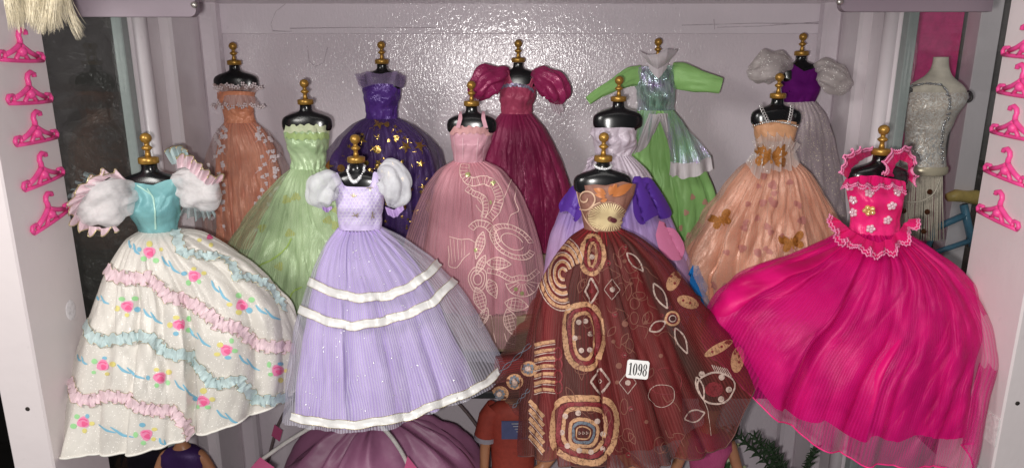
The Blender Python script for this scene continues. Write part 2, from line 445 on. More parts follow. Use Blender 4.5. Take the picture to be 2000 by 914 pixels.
class Bodice(Surf):
    def __init__(s, name, form, rows, top, mat, parent, ratio=0.70, seed=1, wr=0.0006, bust=0.0035, bust_dz=0.040, NU=112, NV=40, margin=0.0012, band=0.0, closed=True):
        Y, c, sc = form.Y, form.c, form.sc
        rows = np.asarray(rows, float); rz = np.array([P(r[1], r[0], Y).z for r in rows])
        rl = np.array([P(r[1], r[0], Y).x for r in rows]); rr = np.array([P(r[2], r[0], Y).x for r in rows])
        th = TH(NU); ct, sn = np.cos(th), np.sin(th)
        top = np.asarray(top, float)
        hx = top[0, 0] + (ct + 1) / 2 * (top[-1, 0] - top[0, 0]); hy = np.interp(hx, top[:, 0], top[:, 1])
        zt = np.array([P(hx[j], hy[j], Y - 0.012 * max(sn[j], 0)).z for j in range(NU)])
        zb = (zt[0] + zt[NU // 2]) / 2
        back = sn < 0
        zt = np.where(back, zb, zt)
        zw = rz[-1]; rng = np.random.RandomState(seed)
        t = np.linspace(0, 1, NV)[:, None]
        Z = zt[None, :] + (zw - zt[None, :]) * t
        o = np.argsort(rz)
        xl = np.interp(Z, rz[o], rl[o]); xr = np.interp(Z, rz[o], rr[o])
        cx = (xl + xr) / 2; hw = (xr - xl) / 2
        fx, fy = form_r(c.z - Z, sc)
        fx = np.minimum(fx, 0.0196 * sc)
        hw = np.maximum(hw, fx * 1.03 + margin + np.abs(cx - c.x) * 0.6); hd = np.maximum(hw * 0.48, fy * 1.10 + margin)
        V = np.stack([cx + hw * ct[None, :], Y - hd * sn[None, :], Z], -1)
        for b in (-1, 1):
            w = np.exp(-((c.z - Z - bust_dz * sc) / 0.009) ** 2 - ((th[None, :] - math.pi / 2 - b * 0.62) / 0.45) ** 2)
            V[:, :, 1] -= bust * w
        d = np.zeros((NV, NU))
        for _ in range(10):
            k = rng.randint(2, 9); d += rng.uniform(.3, 1) * np.sin(k * th[None, :] + rng.uniform(-5, 5) * t * 2 + rng.uniform(0, 6.28))
        for _ in range(6):
            d += 1.6 * (0.6 - np.abs(np.sin(rng.randint(1, 6) * th[None, :] + rng.uniform(4, 11) * rng.choice([-1, 1]) * t + rng.uniform(0, 6.28)))) * np.clip(np.sin(rng.randint(1, 4) * th[None, :] + 5 * t + rng.uniform(0, 6.28)), 0, 1)
        d *= wr / 3.0
        V[:, :, 0] += ct[None, :] * np.abs(d); V[:, :, 1] -= sn[None, :] * np.abs(d) + 0
        s.V = V
        F = grid_faces(NV, NU, True)
        circ = 2 * math.pi * 0.016
        uv = np.stack(np.broadcast_arrays((th / 6.2832 * circ)[None, :], t * 0.05), -1)
        s.obj = make_mesh(name, V.reshape(-1, 3), F, mat, parent, uv=uv.reshape(-1, 2))
        s.bvh_from(V, F)

def sleeve(name, path, rad, mat, parent, seed=0, amp=0.10, k=9, depth=0.85, NU=80, NV=56, gather=0.5, wr=0.45):
    k = max(4, int(k * 0.62))
    path = np.asarray(path, float); rng = np.random.RandomState(seed)
    t = np.linspace(0, 1, NV)
    d = np.concatenate([[0], np.cumsum(np.linalg.norm(np.diff(path[:, :2], axis=0), axis=1))]); d /= d[-1]
    q = np.stack([np.interp(t, d, path[:, i]) for i in range(3)], -1); r = np.interp(t, d, np.asarray(rad, float))
    for _ in range(4):
        q[1:-1] = .25 * q[:-2] + .5 * q[1:-1] + .25 * q[2:]; r[1:-1] = .25 * r[:-2] + .5 * r[1:-1] + .25 * r[2:]
    C = np.array([P(*x) for x in q]); R = np.array([r[i] * pxm(q[i, 2]) for i in range(NV)])
    T = np.gradient(C, axis=0); T /= np.linalg.norm(T, axis=1, keepdims=True)
    Fw = np.array([0, -1.0, 0]); A = np.cross(T, Fw); A /= np.linalg.norm(A, axis=1, keepdims=True); Bv = np.cross(A, T)
    th = TH(NU); dd = np.zeros((NV, NU))
    for i in range(7):
        kk = rng.randint(max(3, k - 4), k + 5); dd += rng.uniform(.4, 1) * np.sin(kk * th[None, :] + rng.uniform(-3, 3) * t[:, None] * 2 + rng.uniform(0, 6.28))
    for i in range(6):
        kk = rng.randint(1, 5); dd += wr * rng.uniform(.5, 1.2) * np.sin(kk * th[None, :] + rng.uniform(-14, 14) * t[:, None] + rng.uniform(0, 6.28)) * 2
    for i in range(5):
        dd += 0.9 * (np.abs(np.sin(rng.randint(1, 5) * th[None, :] + rng.uniform(-8, 8) * t[:, None] + rng.uniform(0, 6.28))) - 0.6)
    dd += 1.1 * (np.abs(np.sin(0.5 * (2 * k + 3) * th[None, :] + 0.9 * np.sin(2 * th[None, :] + 3 * t[:, None]) + 1.2 * t[:, None])) ** .8 - 0.6) * (0.35 + 0.9 * np.abs(2 * t[:, None] - 1) ** 1.2)
    dd = dd / 3.0 * amp
    rr = R[:, None] * (1 + dd)
    V = C[:, None, :] + A[:, None, :] * (rr * np.cos(th)[None, :])[:, :, None] + Bv[:, None, :] * (rr * depth * np.sin(th)[None, :])[:, :, None]
    o = grid(name, V, mat, parent)
    s = Surf(); s.V = V; s.obj = o; s.bvh_from(V, grid_faces(NV, NU, True)); return s

def panel(name, A, B, mat, parent, waves=8, amp=0.002, NU=120, NV=14, seed=0, edge=1.0, back=0.0):
    """cloth strip between two edges given as (px, py, Y) polylines; gathered along A, free along B"""
    rng = np.random.RandomState(seed)
    a = smooth_poly(A, NU, 3); b = smooth_poly(B, NU, 3)
    PA = np.array([P(*x) for x in a]); PB = np.array([P(*x) for x in b])
    t = np.linspace(0, 1, NV)[:, None, None]
    V = PA[None] * (1 - t) + PB[None] * t
    u = np.linspace(0, 1, NU); ph = rng.uniform(0, 6.28)
    w = np.sin(2 * math.pi * waves * u + 1.3 * np.sin(7 * u + ph) + ph) + 0.5 * np.sin(2 * math.pi * waves * 1.7 * u + ph * 2)
    tt = np.linspace(0, 1, NV)[:, None]
    V[:, :, 1] -= amp * w[None, :] * (0.25 + 0.75 * tt ** 0.8) + back * np.sin(math.pi * tt)
    V[:, :, 2] += amp * 0.5 * np.roll(w, 5)[None, :] * tt * edge
    o = grid(name, V, mat, parent, closed=False)
    s = Surf(); s.V = V; s.obj = o; s.bvh_from(V, grid_faces(NV, NU, False)); return s

def edge_tube(name, pts, r, mat, parent, n=6):
    m = MB(); m.tube([Vector(p) for p in pts], r, n); return m.build(name, mat, parent)

class Decal:                        # flat print and embroidery laid on a surface
    def __init__(s, surf, lift=0.0006): s.surf = surf if isinstance(surf, (list, tuple)) else [surf]; s.m = MB(); s.lift = lift; s.done = []
    def mark(s):
        if s.m.v: s.done.append(s.m)
        s.m = MB()
    def cast(s, x, y):
        best = None
        for q in s.surf:
            h = q.cast(x, y)
            if h and (best is None or h[0].y < best[0].y): best = h
        return best
    def stroke(s, pts, w, closed=False, step=4.0, smooth=True, taper=False, jit=0.0, lift=None):
        pts = [tuple(p) for p in pts]
        if closed: pts = pts + [pts[0]]
        a = np.asarray(pts, float); L = np.linalg.norm(np.diff(a, axis=0), axis=1).sum()
        n = max(3, int(L / step)); q = smooth_poly(a, n, 1) if smooth and n > 5 else interp_poly(a, np.linspace(0, 1, n))
        if closed: q[-1] = q[0]
        lift = s.lift if lift is None else lift
        run = []
        def flush():
            if len(run) >= 2:
                vs = []; m = len(run)
                for i, (l, nr, ww) in enumerate(run):
                    t = run[min(i+1, m-1)][0] - run[max(i-1, 0)][0]
                    pr = nr.cross(t)
                    if pr.length < 1e-9: pr = Vector((1, 0, 0))
                    pr.normalize(); c = l + nr * lift
                    vs += [c - pr * ww, c + nr * 0.00015, c + pr * ww]
                fs = []
                for i in range(m - 1): fs += [(3*i, 3*i+1, 3*i+4, 3*i+3), (3*i+1, 3*i+2, 3*i+5, 3*i+4)]
                s.m.add(vs, fs)
            run.clear()
        for i, (x, y) in enumerate(q):
            h = s.cast(x, y)
            if h is None: flush(); continue
            ww = w * 0.5 * pxm(h[0].y)
            if taper: ww *= 0.25 + 0.75 * math.sin(math.pi * (i + 0.5) / n)
            ww *= 1 + max(jit, 0.14) * (math.sin(i * 2.3 + x) * .6 + math.sin(i * .9 + y) * .6)
            if run and (h[0] - run[-1][0]).length > 0.03: flush()
            run.append((h[0], h[1], ww))
        flush()
    def blob(s, poly, lift=None, rings=2):
        poly = np.asarray(poly, float); c = poly.mean(0); lift = s.lift if lift is None else lift
        vs = []; n = len(poly)
        h = s.cast(*c)
        if h is None: return
        vs.append(h[0] + h[1] * (lift * 1.2)); zref = h[0]
        for r in range(1, rings + 1):
            for p in poly:
                q = c + (p - c) * r / rings; h2 = s.cast(*q)
                for sh in (.92, .84, .76, .66, .55, .4):
                    if h2 is not None and (h2[0] - zref).length < 0.05: break
                    h2 = s.cast(*(c + (p - c) * sh * r / rings))
                if h2 is None: return
                vs.append(h2[0] + h2[1] * lift)
        fs = [(0, 1 + i, 1 + (i + 1) % n) for i in range(n)]
        for r in range(rings - 1):
            b = 1 + r * n
            fs += [(b + i, b + n + i, b + n + (i + 1) % n, b + (i + 1) % n) for i in range(n)]
        s.m.add(vs, fs)
    def disc(s, x, y, rx, ry=None, rot=0.0, n=12, lift=None, wob=0.0, rings=2):
        ry = ry or rx; cr, sr = math.cos(rot), math.sin(rot); pts = []
        for i in range(n):
            a = 2 * math.pi * i / n; k = 1 + wob * math.sin(3 * a + x)
            u, v = rx * k * math.cos(a), ry * k * math.sin(a); pts.append((x + u * cr - v * sr, y + u * sr + v * cr))
        s.blob(pts, lift, rings)
    def ring(s, x, y, rx, ry, w, rot=0.0, sq=2.0, step=4.0, lift=None):
        wb = 0.035 if rx > 9 else 0.0
        cr, sr = math.cos(rot), math.sin(rot); pts = []
        for i in range(28):
            a = 2 * math.pi * i / 28; ca, sa = math.cos(a), math.sin(a)
            kw = 1 + wb * (math.sin(3 * a + x) + math.sin(5 * a + y) * .7)
            u = kw * rx * math.copysign(abs(ca) ** (2 / sq), ca); v = kw * ry * math.copysign(abs(sa) ** (2 / sq), sa)
            pts.append((x + u * cr - v * sr, y + u * sr + v * cr))
        s.stroke(pts, w, True, step, False, lift=lift)
    def leaf(s, x0, y0, x1, y1, width, w, fill=False):
        a = np.array([x0, y0], float); b = np.array([x1, y1], float); d = b - a; n = np.array([-d[1], d[0]]) / (np.linalg.norm(d) + 1e-6)
        t = np.linspace(0, 1, 9); k = np.sin(math.pi * t ** 0.9) * width / 2
        up = [a + d * i + n * j for i, j in zip(t, k)]; dn = [a + d * i - n * j for i, j in zip(t, k)]
        if fill: s.blob(up + dn[-2:0:-1])
        else: s.stroke(up, w); s.stroke(dn, w)
    def band(s, pts, width, w, tick=6.0):       # two outlines with stitches across
        q = smooth_poly(pts, max(8, int(sum(math.dist(a, b) for a, b in zip(pts, pts[1:])) / tick)), 1)
        t = np.gradient(q, axis=0); n = np.stack([-t[:, 1], t[:, 0]], -1); n /= np.linalg.norm(n, axis=1, keepdims=True)
        s.stroke(q + n * width / 2, w * 1.2); s.stroke(q - n * width / 2, w * 1.2)
        for i in range(len(q)): s.stroke([q[i] + n[i] * width / 2, q[i] - n[i] * width / 2], w * 0.8, smooth=False)
    def build(s, name, mat, parent):
        s.mark(); o = None
        for m in s.done: o = m.build(name, mat, parent)
        return o

def surface_ruffle(name, surf, pts, w, amp, pitch, mat, parent, seed=0, thread=None, lift=0.0012, rows=9, wvar=0.3, tpx=1.0):
    rng = np.random.RandomState(seed); a = np.asarray(pts, float)
    L = np.linalg.norm(np.diff(a, axis=0), axis=1).sum(); n = max(20, int(L / 1.8)); q = smooth_poly(a, n, 6)
    C, N = [], []
    for x, y in q:
        h = surf.cast(x, y)
        if h is None: continue
        C.append(h[0]); N.append(h[1])
    if len(C) < 8: return None
    C = np.array(C); N = np.array(N)
    for _ in range(3): C[1:-1] = .25*C[:-2]+.5*C[1:-1]+.25*C[2:]; N[1:-1] = .25*N[:-2]+.5*N[1:-1]+.25*N[2:]
    N /= np.linalg.norm(N, axis=1, keepdims=True)
    T = np.gradient(C, axis=0); Pp = np.cross(N, T); Pp /= np.linalg.norm(Pp, axis=1, keepdims=True)
    m = len(C); arc = np.linspace(0, L, m) / pitch * 2 * math.pi; sc = pxm(C[:, 1].mean())
    ph = np.cumsum(rng.normal(0, 0.25, m)); ph2 = rng.uniform(0, 6.28)
    rmod = 0.55 + 0.45 * np.sin(arc * 0.17 + ph2) ; V = np.zeros((rows, m, 3))
    for i in range(rows):
        s = -1 + 2 * i / (rows - 1)
        wav = np.sin(arc + ph + 1.2 * s) ; wv2 = np.sin(arc * 0.61 + ph2 + s * 2)
        wid = w * sc * 0.5 * s * (1 + wvar * wv2)
        up = lift + amp * 0.62 * (0.25 + 0.75 * abs(s)) * (0.55 + 0.45 * wav * rmod) + amp * 0.2 * wv2 * s
        V[i] = C + Pp * wid[:, None] + N * np.maximum(up, 0.0004)[:, None] + (T / np.linalg.norm(T, axis=1, keepdims=True)) * (amp * 0.5 * np.cos(arc + ph) * s)[:, None]
    o = grid(name, V, mat, parent, closed=False)
    if thread is not None:
        mb = MB()
        for e in (0, rows - 1): mb.tube([Vector(p) for p in V[e][::2]], tpx * 0.5 * sc, 5)
        mb.build('edge_thread', thread, o)
    return o

# ---------------------------------------------------------------- materials of the place
M = {}
M['black'] = plain('black_plastic', (0.006, 0.006, 0.007, 1), rough=0.22, spec=0.5, bump=0.03, bscale=60)
M['gold'] = plain('gold_plastic', srgb(186, 142, 66), rough=0.36, metal=0.55, bump=0.05, bscale=300, bdist=0.0003, var=0.2)
M['wall'] = painted('wall_paint', srgb(224, 213, 220), rough=0.13, streak=(360, 360, 170), bump=0.80, dist=0.00065, dirt=0.12)
M['wall_bright_band'] = painted('wall_paint_bright_band', srgb(232, 222, 229), rough=0.11, streak=(330, 330, 150), bump=0.62, dist=0.0007, dirt=0.16)  # lighter copy of the wall paint: brighter light along the top put into colour
M['white_paint'] = painted('white_paint', srgb(228, 219, 223), rough=0.25, streak=(300, 300, 90), bump=0.25, dist=0.0008, dirt=0.10)
M['jamb_paint'] = painted('jamb_paint', srgb(222, 212, 213), rough=0.45, streak=(200, 200, 60), bump=0.15, dist=0.0006, dirt=0.12)
M['brace_paint'] = painted('brace_paint', srgb(134, 120, 130), rough=0.5, streak=(200, 200, 60), bump=0.1, dist=0.0006, dirt=0.1)
M['black_board'] = plain('black_board', (0.012, 0.012, 0.013, 1), rough=0.4, bump=0.1)
M['riser'] = plain('riser_wood', srgb(150, 128, 104), rough=0.6, bump=0.2, bscale=60)
M['dark'] = plain('dark_room_tone', srgb(20, 17, 15), rough=0.6, bump=0.1, bscale=30, var=0.3)  # near-black colour stands for the unlit room outside the left glass
M['outside'] = plain('outside_board', srgb(120, 117, 115), rough=0.7)
M['pink_board'] = plain('pink_board', srgb(222, 70, 138), rough=0.4, bump=0.05)
M['hanger'] = plain('hot_pink_plastic', srgb(250, 84, 160), rough=0.4, spec=0.5, bump=0.05, bscale=80, var=0.05)
M['metal'] = plain('screw_metal', srgb(190, 186, 180), rough=0.35, metal=0.8)
M['hole'] = plain('screw_hole', (0.03, 0.022, 0.018, 1), rough=0.9)
k = NT('side_glass')
tr = k.n('ShaderNodeBsdfTransparent'); tr.inputs[0].default_value = (0.985, 0.995, 0.99, 1)
gl = k.n('ShaderNodeBsdfGlossy'); gl.inputs['Roughness'].default_value = 0.02; gl.inputs[0].default_value = (0.9, 0.9, 0.9, 1)
mx = k.n('ShaderNodeMixShader'); mx.inputs[0].default_value = 0.04
k.l(tr.outputs[0], mx.inputs[1]); k.l(gl.outputs[0], mx.inputs[2]); k.l(mx.outputs[0], k.out.inputs['Surface']); M['glass'] = k.m
M['glass_edge'] = plain('glass_edge', srgb(150, 158, 156), rough=0.15, var=0.05)

# ---------------------------------------------------------------- the cabinet
XL, XR = -0.402, 0.422
YW = 0.930; YJ0, YJ1 = 0.540, 0.616
Z0, Z1 = CAMZ - 0.66, CAMZ + 0.17
UP = CAMZ + 0.071                                  # underside of the shelf above
cab = empty('display_cabinet', (0.01, 0.75, Z0 - 0.02), 'white painted open-fronted display cabinet with glass sides and glossy mauve back', 'cabinet')
def part(name, lo, hi, mat, bev=0.0015, parent=cab, smooth=False):
    m = MB(); m.box(lo, hi, bev); return m.build(name, M[mat], parent, smooth)
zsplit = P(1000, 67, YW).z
part('back_panel', (XL - 0.03, YW, Z0), (XR + 0.03, YW + 0.012, zsplit), 'wall', 0.0)
part('back_panel', (XL - 0.03, YW - 0.0025, zsplit), (XR + 0.03, YW + 0.012, Z1), 'wall_bright_band', 0.0008)  # raised strip added for the bright band of light across the wall top
part('top_board', (XL - 0.04, YJ0 + 0.03, UP), (XR + 0.04, YW - 0.003, UP + 0.018), 'white_paint')
part('floor_board', (XL - 0.04, YJ0, Z0 - 0.02), (XR + 0.04, YW + 0.012, Z0 - 0.001), 'white_paint')
for sx, X in ((-1, XL), (1, XR)):
    o = lambda a, b: (min(X + sx * a, X + sx * b), max(X + sx * a, X + sx * b))
    x0, x1 = o(0, 0.036); part('jamb', (x0, YJ0, Z0), (x1, YJ1, Z1), 'jamb_paint', 0.0015)
    YS = 0.775 if sx < 0 else 0.800
    x0, x1 = o(0.006, 0.030); part('rear_stile', (x0, YS, Z0), (x1, YS + 0.062, Z1), 'white_paint', 0.004)
    x0, x1 = o(-0.006, 0.024); part('rear_stile', (x0, YS + 0.0625, Z0), (x1, YW - 0.001, Z1), 'white_paint', 0.003)
    x0, x1 = o(-0.030, -0.0065); part('corner_bead', (x0, YW - 0.024, Z0), (x1, YW - 0.003, Z1), 'wall', 0.004)
    x0, x1 = o(0.012, 0.016); part('glass_pane', (x0, YJ1 - 0.004, Z0), (x1, YS - 0.002, Z1), 'glass', 0.0)
    x0, x1 = o(0.009, 0.020); part('glazing_bead', (x0, YS - 0.016, Z0), (x1, YS - 0.0025, Z1), 'glass_edge', 0.001)
    x0, x1 = o(0.002, 0.014)
    bx = X + sx * 0.004; m = MB(); m.tube([(bx, YS + 0.010, Z0), (bx, YS + 0.010, (Z0 + Z1) / 2), (bx, YS + 0.010, Z1)], 0.0085, 20); m.build('highlight_bead', M['white_paint'], cab)  # bead added to the stile, rounded to catch the flash highlight
    # corner plates high at the front, just behind the jambs
    a, b = (P(128, 34, 0.64), P(388, 36, 0.64)) if sx < 0 else (P(1637, 24, 0.64), P(1905, 22, 0.64))
    m = MB(); n = 8; zb = a.z; zt = UP - 0.002; xa, xb = (XL + 0.001, b.x) if sx < 0 else (a.x, XR - 0.001); r = 0.006
    prof = []
    xe, xs = (xb, xa) if sx < 0 else (xa, xb); dirx = 1 if sx < 0 else -1
    prof = [(xs, zb), (xe - dirx * r, zb)] + [(xe - dirx * r + dirx * r * math.sin(t), zb + r - r * math.cos(t)) for t in np.linspace(0.2, math.pi / 2, 6)] + [(xe, zt), (xs, zt)]
    kf = len(prof)
    vs = [(x, 0.636, z) for x, z in prof] + [(x, 0.644, z) for x, z in prof]
    fs = [tuple(range(kf)), tuple(range(2 * kf - 1, kf - 1, -1))] + [(i, i + kf, (i + 1) % kf + kf, (i + 1) % kf) for i in range(kf)]
    m.add(vs, fs); pl = m.build('corner_plate', M['brace_paint'], cab, False)
    sp = P(378, 10, 0.634) if sx < 0 else P(1642, 4, 0.634)
    ms = MB(); ms.tube([(sp.x, 0.6358, sp.z), (sp.x, 0.6335, sp.z)], [0.0030, 0.0024], 12); ms.build('screw', M['metal'], pl)
    # screw hole in the jamb front
    hp = P(54, 798, YJ0) if sx < 0 else P(1987, 787, YJ0)
    ms = MB(); ms.tube([(hp.x, YJ0 - 0.0004, hp.z), (hp.x, YJ0 + 0.004, hp.z)], 0.0019, 12); ms.build('screw_hole', M['hole'], cab)
sh = part('shelf', (XL + 0.001, SHELF_Y, SHELF_Z - 0.0075), (XR - 0.001, YW - 0.001, SHELF_Z), 'black_board', 0.001)
for (ya, yb, zt) in ((MID_Y + 0.004, 0.790, MID_Z), (BACK_Y + 0.004, 0.915, BACK_Z)):
    m = MB(); m.box((-0.375, ya, SHELF_Z + 0.0005), (0.385, yb, zt), 0.0015)
    o = m.build('display_riser', M['riser'], None, False)
    tag(o, 'long wooden step behind the front gowns carrying the middle row' if zt == MID_Z else 'tall wooden step against the back carrying the rear row of gowns', 'riser')
mp = plain('pencil_mark', srgb(206, 195, 202), rough=0.25)
for pts in ([(566, 56), (700, 54), (850, 55)], [(532, 61), (570, 62)], [(534, 62), (529, 48), (538, 24), (560, 6)], [(1332, 50), (1480, 46), (1640, 47)], [(1394, 38), (1396, 58)], [(600, 90), (604, 120), (616, 130), (632, 124), (640, 92)], [(1650, 40), (1480, 52), (1400, 54)]):
    mb_ = MB(); mb_.tube([P(x, y, YW - (0.0026 if y < 67 else 0.0001)) for x, y in pts], 0.0005, 5); mb_.build('pencil_mark', mp, cab)
# tape scraps and dab of filler on the jambs
tp = PX(1932, 830, XR); m = MB(); m.box((XR - 0.0012, tp.y - 0.012, tp.z - 0.014), (XR - 0.0002, tp.y + 0.004, tp.z + 0.012), 0.0)
m.build('tape_scrap', plain('white_tape', srgb(240, 232, 232), rough=0.4, bump=0.5, bscale=300), cab, False)
mf = plain('filler', srgb(236, 230, 234), rough=0.6, bump=0.5, bscale=400)
tp = PX(138, 605, XL); m = MB(); m.ball((XL + 0.0002, tp.y, tp.z), 0.008, 16, (0.06, 0.9, 1.2)); m.build('filler_patch', mf, cab)

# ---------------------------------------------------------------- beyond the glass
pb = lambda nm, a, b, Y, th, mat, label, cat: tag((lambda m: (m.box((min(a.x, b.x), Y, min(a.z, b.z)), (max(a.x, b.x), Y + th, max(a.z, b.z)), 0.001), m.build(nm, M[mat], None, False))[1])(MB()), label, cat)
floor_side = CAMZ - 0.40
Yb = 1.02
a, b = P(1752, -20, Yb), P(1872, 700, Yb); b.x = P(1880, 60, Yb).x; a.x = P(1752, 200, Yb).x; b.z = floor_side
pb('board', a, b, Yb, 0.012, 'pink_board', 'hot pink upright board behind the silver bodice', 'board')
a2 = P(1885, -20, Yb - 0.03); b2 = P(1915, 300, Yb - 0.03); b2.z = floor_side; a2.x = b.x + 0.004
pb('board', a2, b2, Yb - 0.03, 0.03, 'white_paint', 'narrow white upright beside the pink board', 'board')
m = MB(); m.box((0.46, 0.62, floor_side - 0.015), (1.3, 1.3, floor_side - 0.0005), 0.002)
tag(m.build('side_shelf', M['outside'], None, False), 'grey side shelf outside the right glass pane', 'shelf')
m = MB(); m.box((0.50, 1.20, floor_side), (1.35, 1.215, CAMZ + 0.3), 0.0)
tag(m.build('grey_partition', M['outside'], None, False), 'grey panel standing behind the toy bicycle', 'panel')
m = MB(); m.box((-1.4, 1.12, Z0 - 0.02), (-0.46, 1.14, CAMZ + 0.4), 0.0)  # dark sheet added in place of the unlit room
tag(m.build('dark_room_backdrop', M['dark'], None, False), 'dark board standing in for the unlit room seen through the left glass pane', 'panel')
m = MB(); m.box((-1.42, 0.45, Z0 - 0.02), (-1.40, 1.12, CAMZ + 0.4), 0.0)  # second added sheet, closing off the same unlit room at the side
tag(m.build('dark_room_backdrop', M['dark'], None, False), 'dark side board standing in for the unlit room beyond the left glass', 'panel')
m = MB(); m.box((-1.4, 0.62, Z0 - 0.02), (-0.46, 1.118, Z0 - 0.005), 0.0)
tag(m.build('dark_shelf', M['dark'], None, False), 'dark low shelf outside the left glass carrying wrapped bags', 'shelf')

# crumpled clear bags behind the left glass
k = NT('clear_film'); k.set(rough=0.12, spec=0.4, alpha=0.09)
k.b.inputs['Base Color'].default_value = (0.16, 0.15, 0.14, 1)
k.l(k.bump(k.noise(k.coords('Object', (1, 1, 1)), 26.0, 4.0, 0.6, 0.8), 0.9, 0.012), k.b.inputs['Normal']); M['film'] = k.m
def bag(px, py, Y, rx, rz, seed, label, mat='film'):
    rng = np.random.RandomState(seed); nu, nv = 40, 28; th = TH(nu); ph = np.linspace(0.02, math.pi - 0.02, nv)
    c = P(px, py, Y); d = np.zeros((nv, nu))
    for _ in range(16):
        d += rng.uniform(.2, 1) * np.abs(np.sin(rng.randint(1, 6) * th[None, :] + rng.uniform(-7, 7) * ph[:, None] + rng.uniform(0, 6)))
    d = 0.72 + d / 26
    V = np.stack([c.x + rx * d * np.sin(ph)[:, None] * np.cos(th)[None, :], c.y + rx * 0.6 * d * np.sin(ph)[:, None] * np.sin(th)[None, :], c.z + rz * d * np.cos(ph)[:, None] * np.ones(nu)[None, :]], -1)
    o = grid('plastic_bag', V, M[mat], None); tag(o, label, 'bag')
    o.data.polygons.foreach_set('use_smooth', np.zeros(len(o.data.polygons), dtype=bool)); return o
M['film_grey'] = plain('dull_film', srgb(78, 72, 68), rough=0.25, bump=0.8, bscale=22, bdist=0.01, alpha=0.5)
bag(190, 250, 0.98, 0.10, 0.16, 3, 'crumpled clear bag high behind the left glass')
bag(240, 420, 0.96, 0.11, 0.15, 5, 'crumpled clear bag hanging lower beside the teal gown')
bag(160, 520, 0.98, 0.12, 0.20, 8, 'crumpled clear bag low beside the left jamb')
bag(1868, 430, 1.05, 0.07, 0.10, 9, 'dusty crumpled bag behind the toy bicycle', 'film_grey')

# ---------------------------------------------------------------- pink doll hangers on the jambs
def hanger(c, sx, tilt, label, group):
    root = empty('doll_hanger', c, label, 'hanger', group)
    # local: u along the jamb depth (Y), w up (Z); half width 26 mm
    ca, sa = math.cos(tilt), math.sin(tilt)
    def q(u, w, o=0.0): w = w * 0.78; return Vector(c) + Vector((-sx * (0.0016 + o), (u * ca - w * sa) , u * sa + w * ca))
    s = 0.0255
    m = MB()
    m.tube([q(-s, 0), q(-s * .5, -0.0006), q(0, -0.0008), q(s * .5, -0.0006), q(s, 0)], 0.0017, 8)
    m.tube([q(-s, 0.0005), q(-s * 1.05, .004), q(-s * .98, .0075), q(-s * .8, .0078), q(-s * .72, .0045), q(-s * .8, .0022)], 0.0017, 8)
    m.tube([q(s, 0.0005), q(s * 1.05, .004), q(s * .98, .0075), q(s * .8, .0078), q(s * .72, .0045), q(s * .8, .0022)], 0.0017, 8)
    m.tube([q(-s * .74, .0045), q(-s * .4, .0085), q(-s * .12, .0135), q(0, .0165)], 0.0021, 8)
    m.tube([q(s * .74, .0045), q(s * .4, .0085), q(s * .12, .0135), q(0, .0165)], 0.0021, 8)
    m.tube([q(-s * .3, 0.0), q(-s * .14, .006), q(0, .010), q(s * .14, .006), q(s * .3, 0)], 0.0017, 8)
    m.ball(q(0, .0085, .0004), 0.0042, 10)
    m.build('frame', M['hanger'], root)
    m = MB()
    m.tube([q(0, .015), q(.0005, .021), q(-.0004, .0245), q(.0008, .0285), q(.0045, .0312), q(.0085, .0292), q(.0088, .0262)], [.0022, .0021, .002, .002, .0021, .0021, .0018], 8)
    m.build('hook', M['hanger'], root)
LH = [(40, 118, -0.02), (57, 200, -0.02), (70, 276, 0.02), (84, 356, 0.10), (99, 432, 0.20)]
RH = [(2004, 110, 0.05), (1994, 186, 0.05), (1980, 266, 0.04), (1965, 348, 0.10), (1950, 430, 0.10)]
num = ['topmost', 'second', 'third', 'fourth', 'lowest']
for i, (x, y, t) in enumerate(LH):
    hanger(PX(x, y, XL), -1, t, f'pink doll hanger on the jamb below the blond hair, {num[i]} of five', 'pink hangers on the jamb by the dark glass')
for i, (x, y, t) in enumerate(RH):
    hanger(PX(x, y, XR), 1, t, f'pink doll hanger on the jamb beside the silver bodice, {num[i]} of five', 'pink hangers on the jamb by the silver bodice')

# ---------------------------------------------------------------- blond doll hair hanging at the top
rng = random.Random(4)
M['hair'] = plain('blond_hair', srgb(238, 226, 198), rough=0.4, var=0.18, bscale=500, spec=0.6)
m = MB()
for i in range(1700):
    lock = rng.randrange(16); f = (lock + rng.gauss(0.5, 0.55)) / 16; lr = random.Random(lock)
    x0 = 14 + 112 * f; y0 = -40 + rng.uniform(-6, 6)
    ln = (34 + 22 * lr.random() + (14 if lock > 8 else 0)) * rng.uniform(0.72, 1.12)
    Y = 0.534 - rng.random() * 0.034; bx = lr.gauss(4 + 8 * f, 14) + rng.gauss(0, 4); wv = lr.uniform(2, 5); wp = lr.uniform(0, 6)
    pts = [P(x0 + bx * t * t + wv * math.sin(4.5 * t + wp) + rng.gauss(0, .5), y0 + (ln + 40) * t, Y - 0.006 * math.sin(3 * t + lock)) for t in np.linspace(0, 1, 8)]
    m.tube(pts, [.0002, .00022, .00022, .0002, .0002, .00018, .00014, .00006], 4, cap=False)
hr = m.build('doll_hair', M['hair'], None)
tag(hr, 'tuft of blond doll hair hanging over the top of the jamb', 'hair')

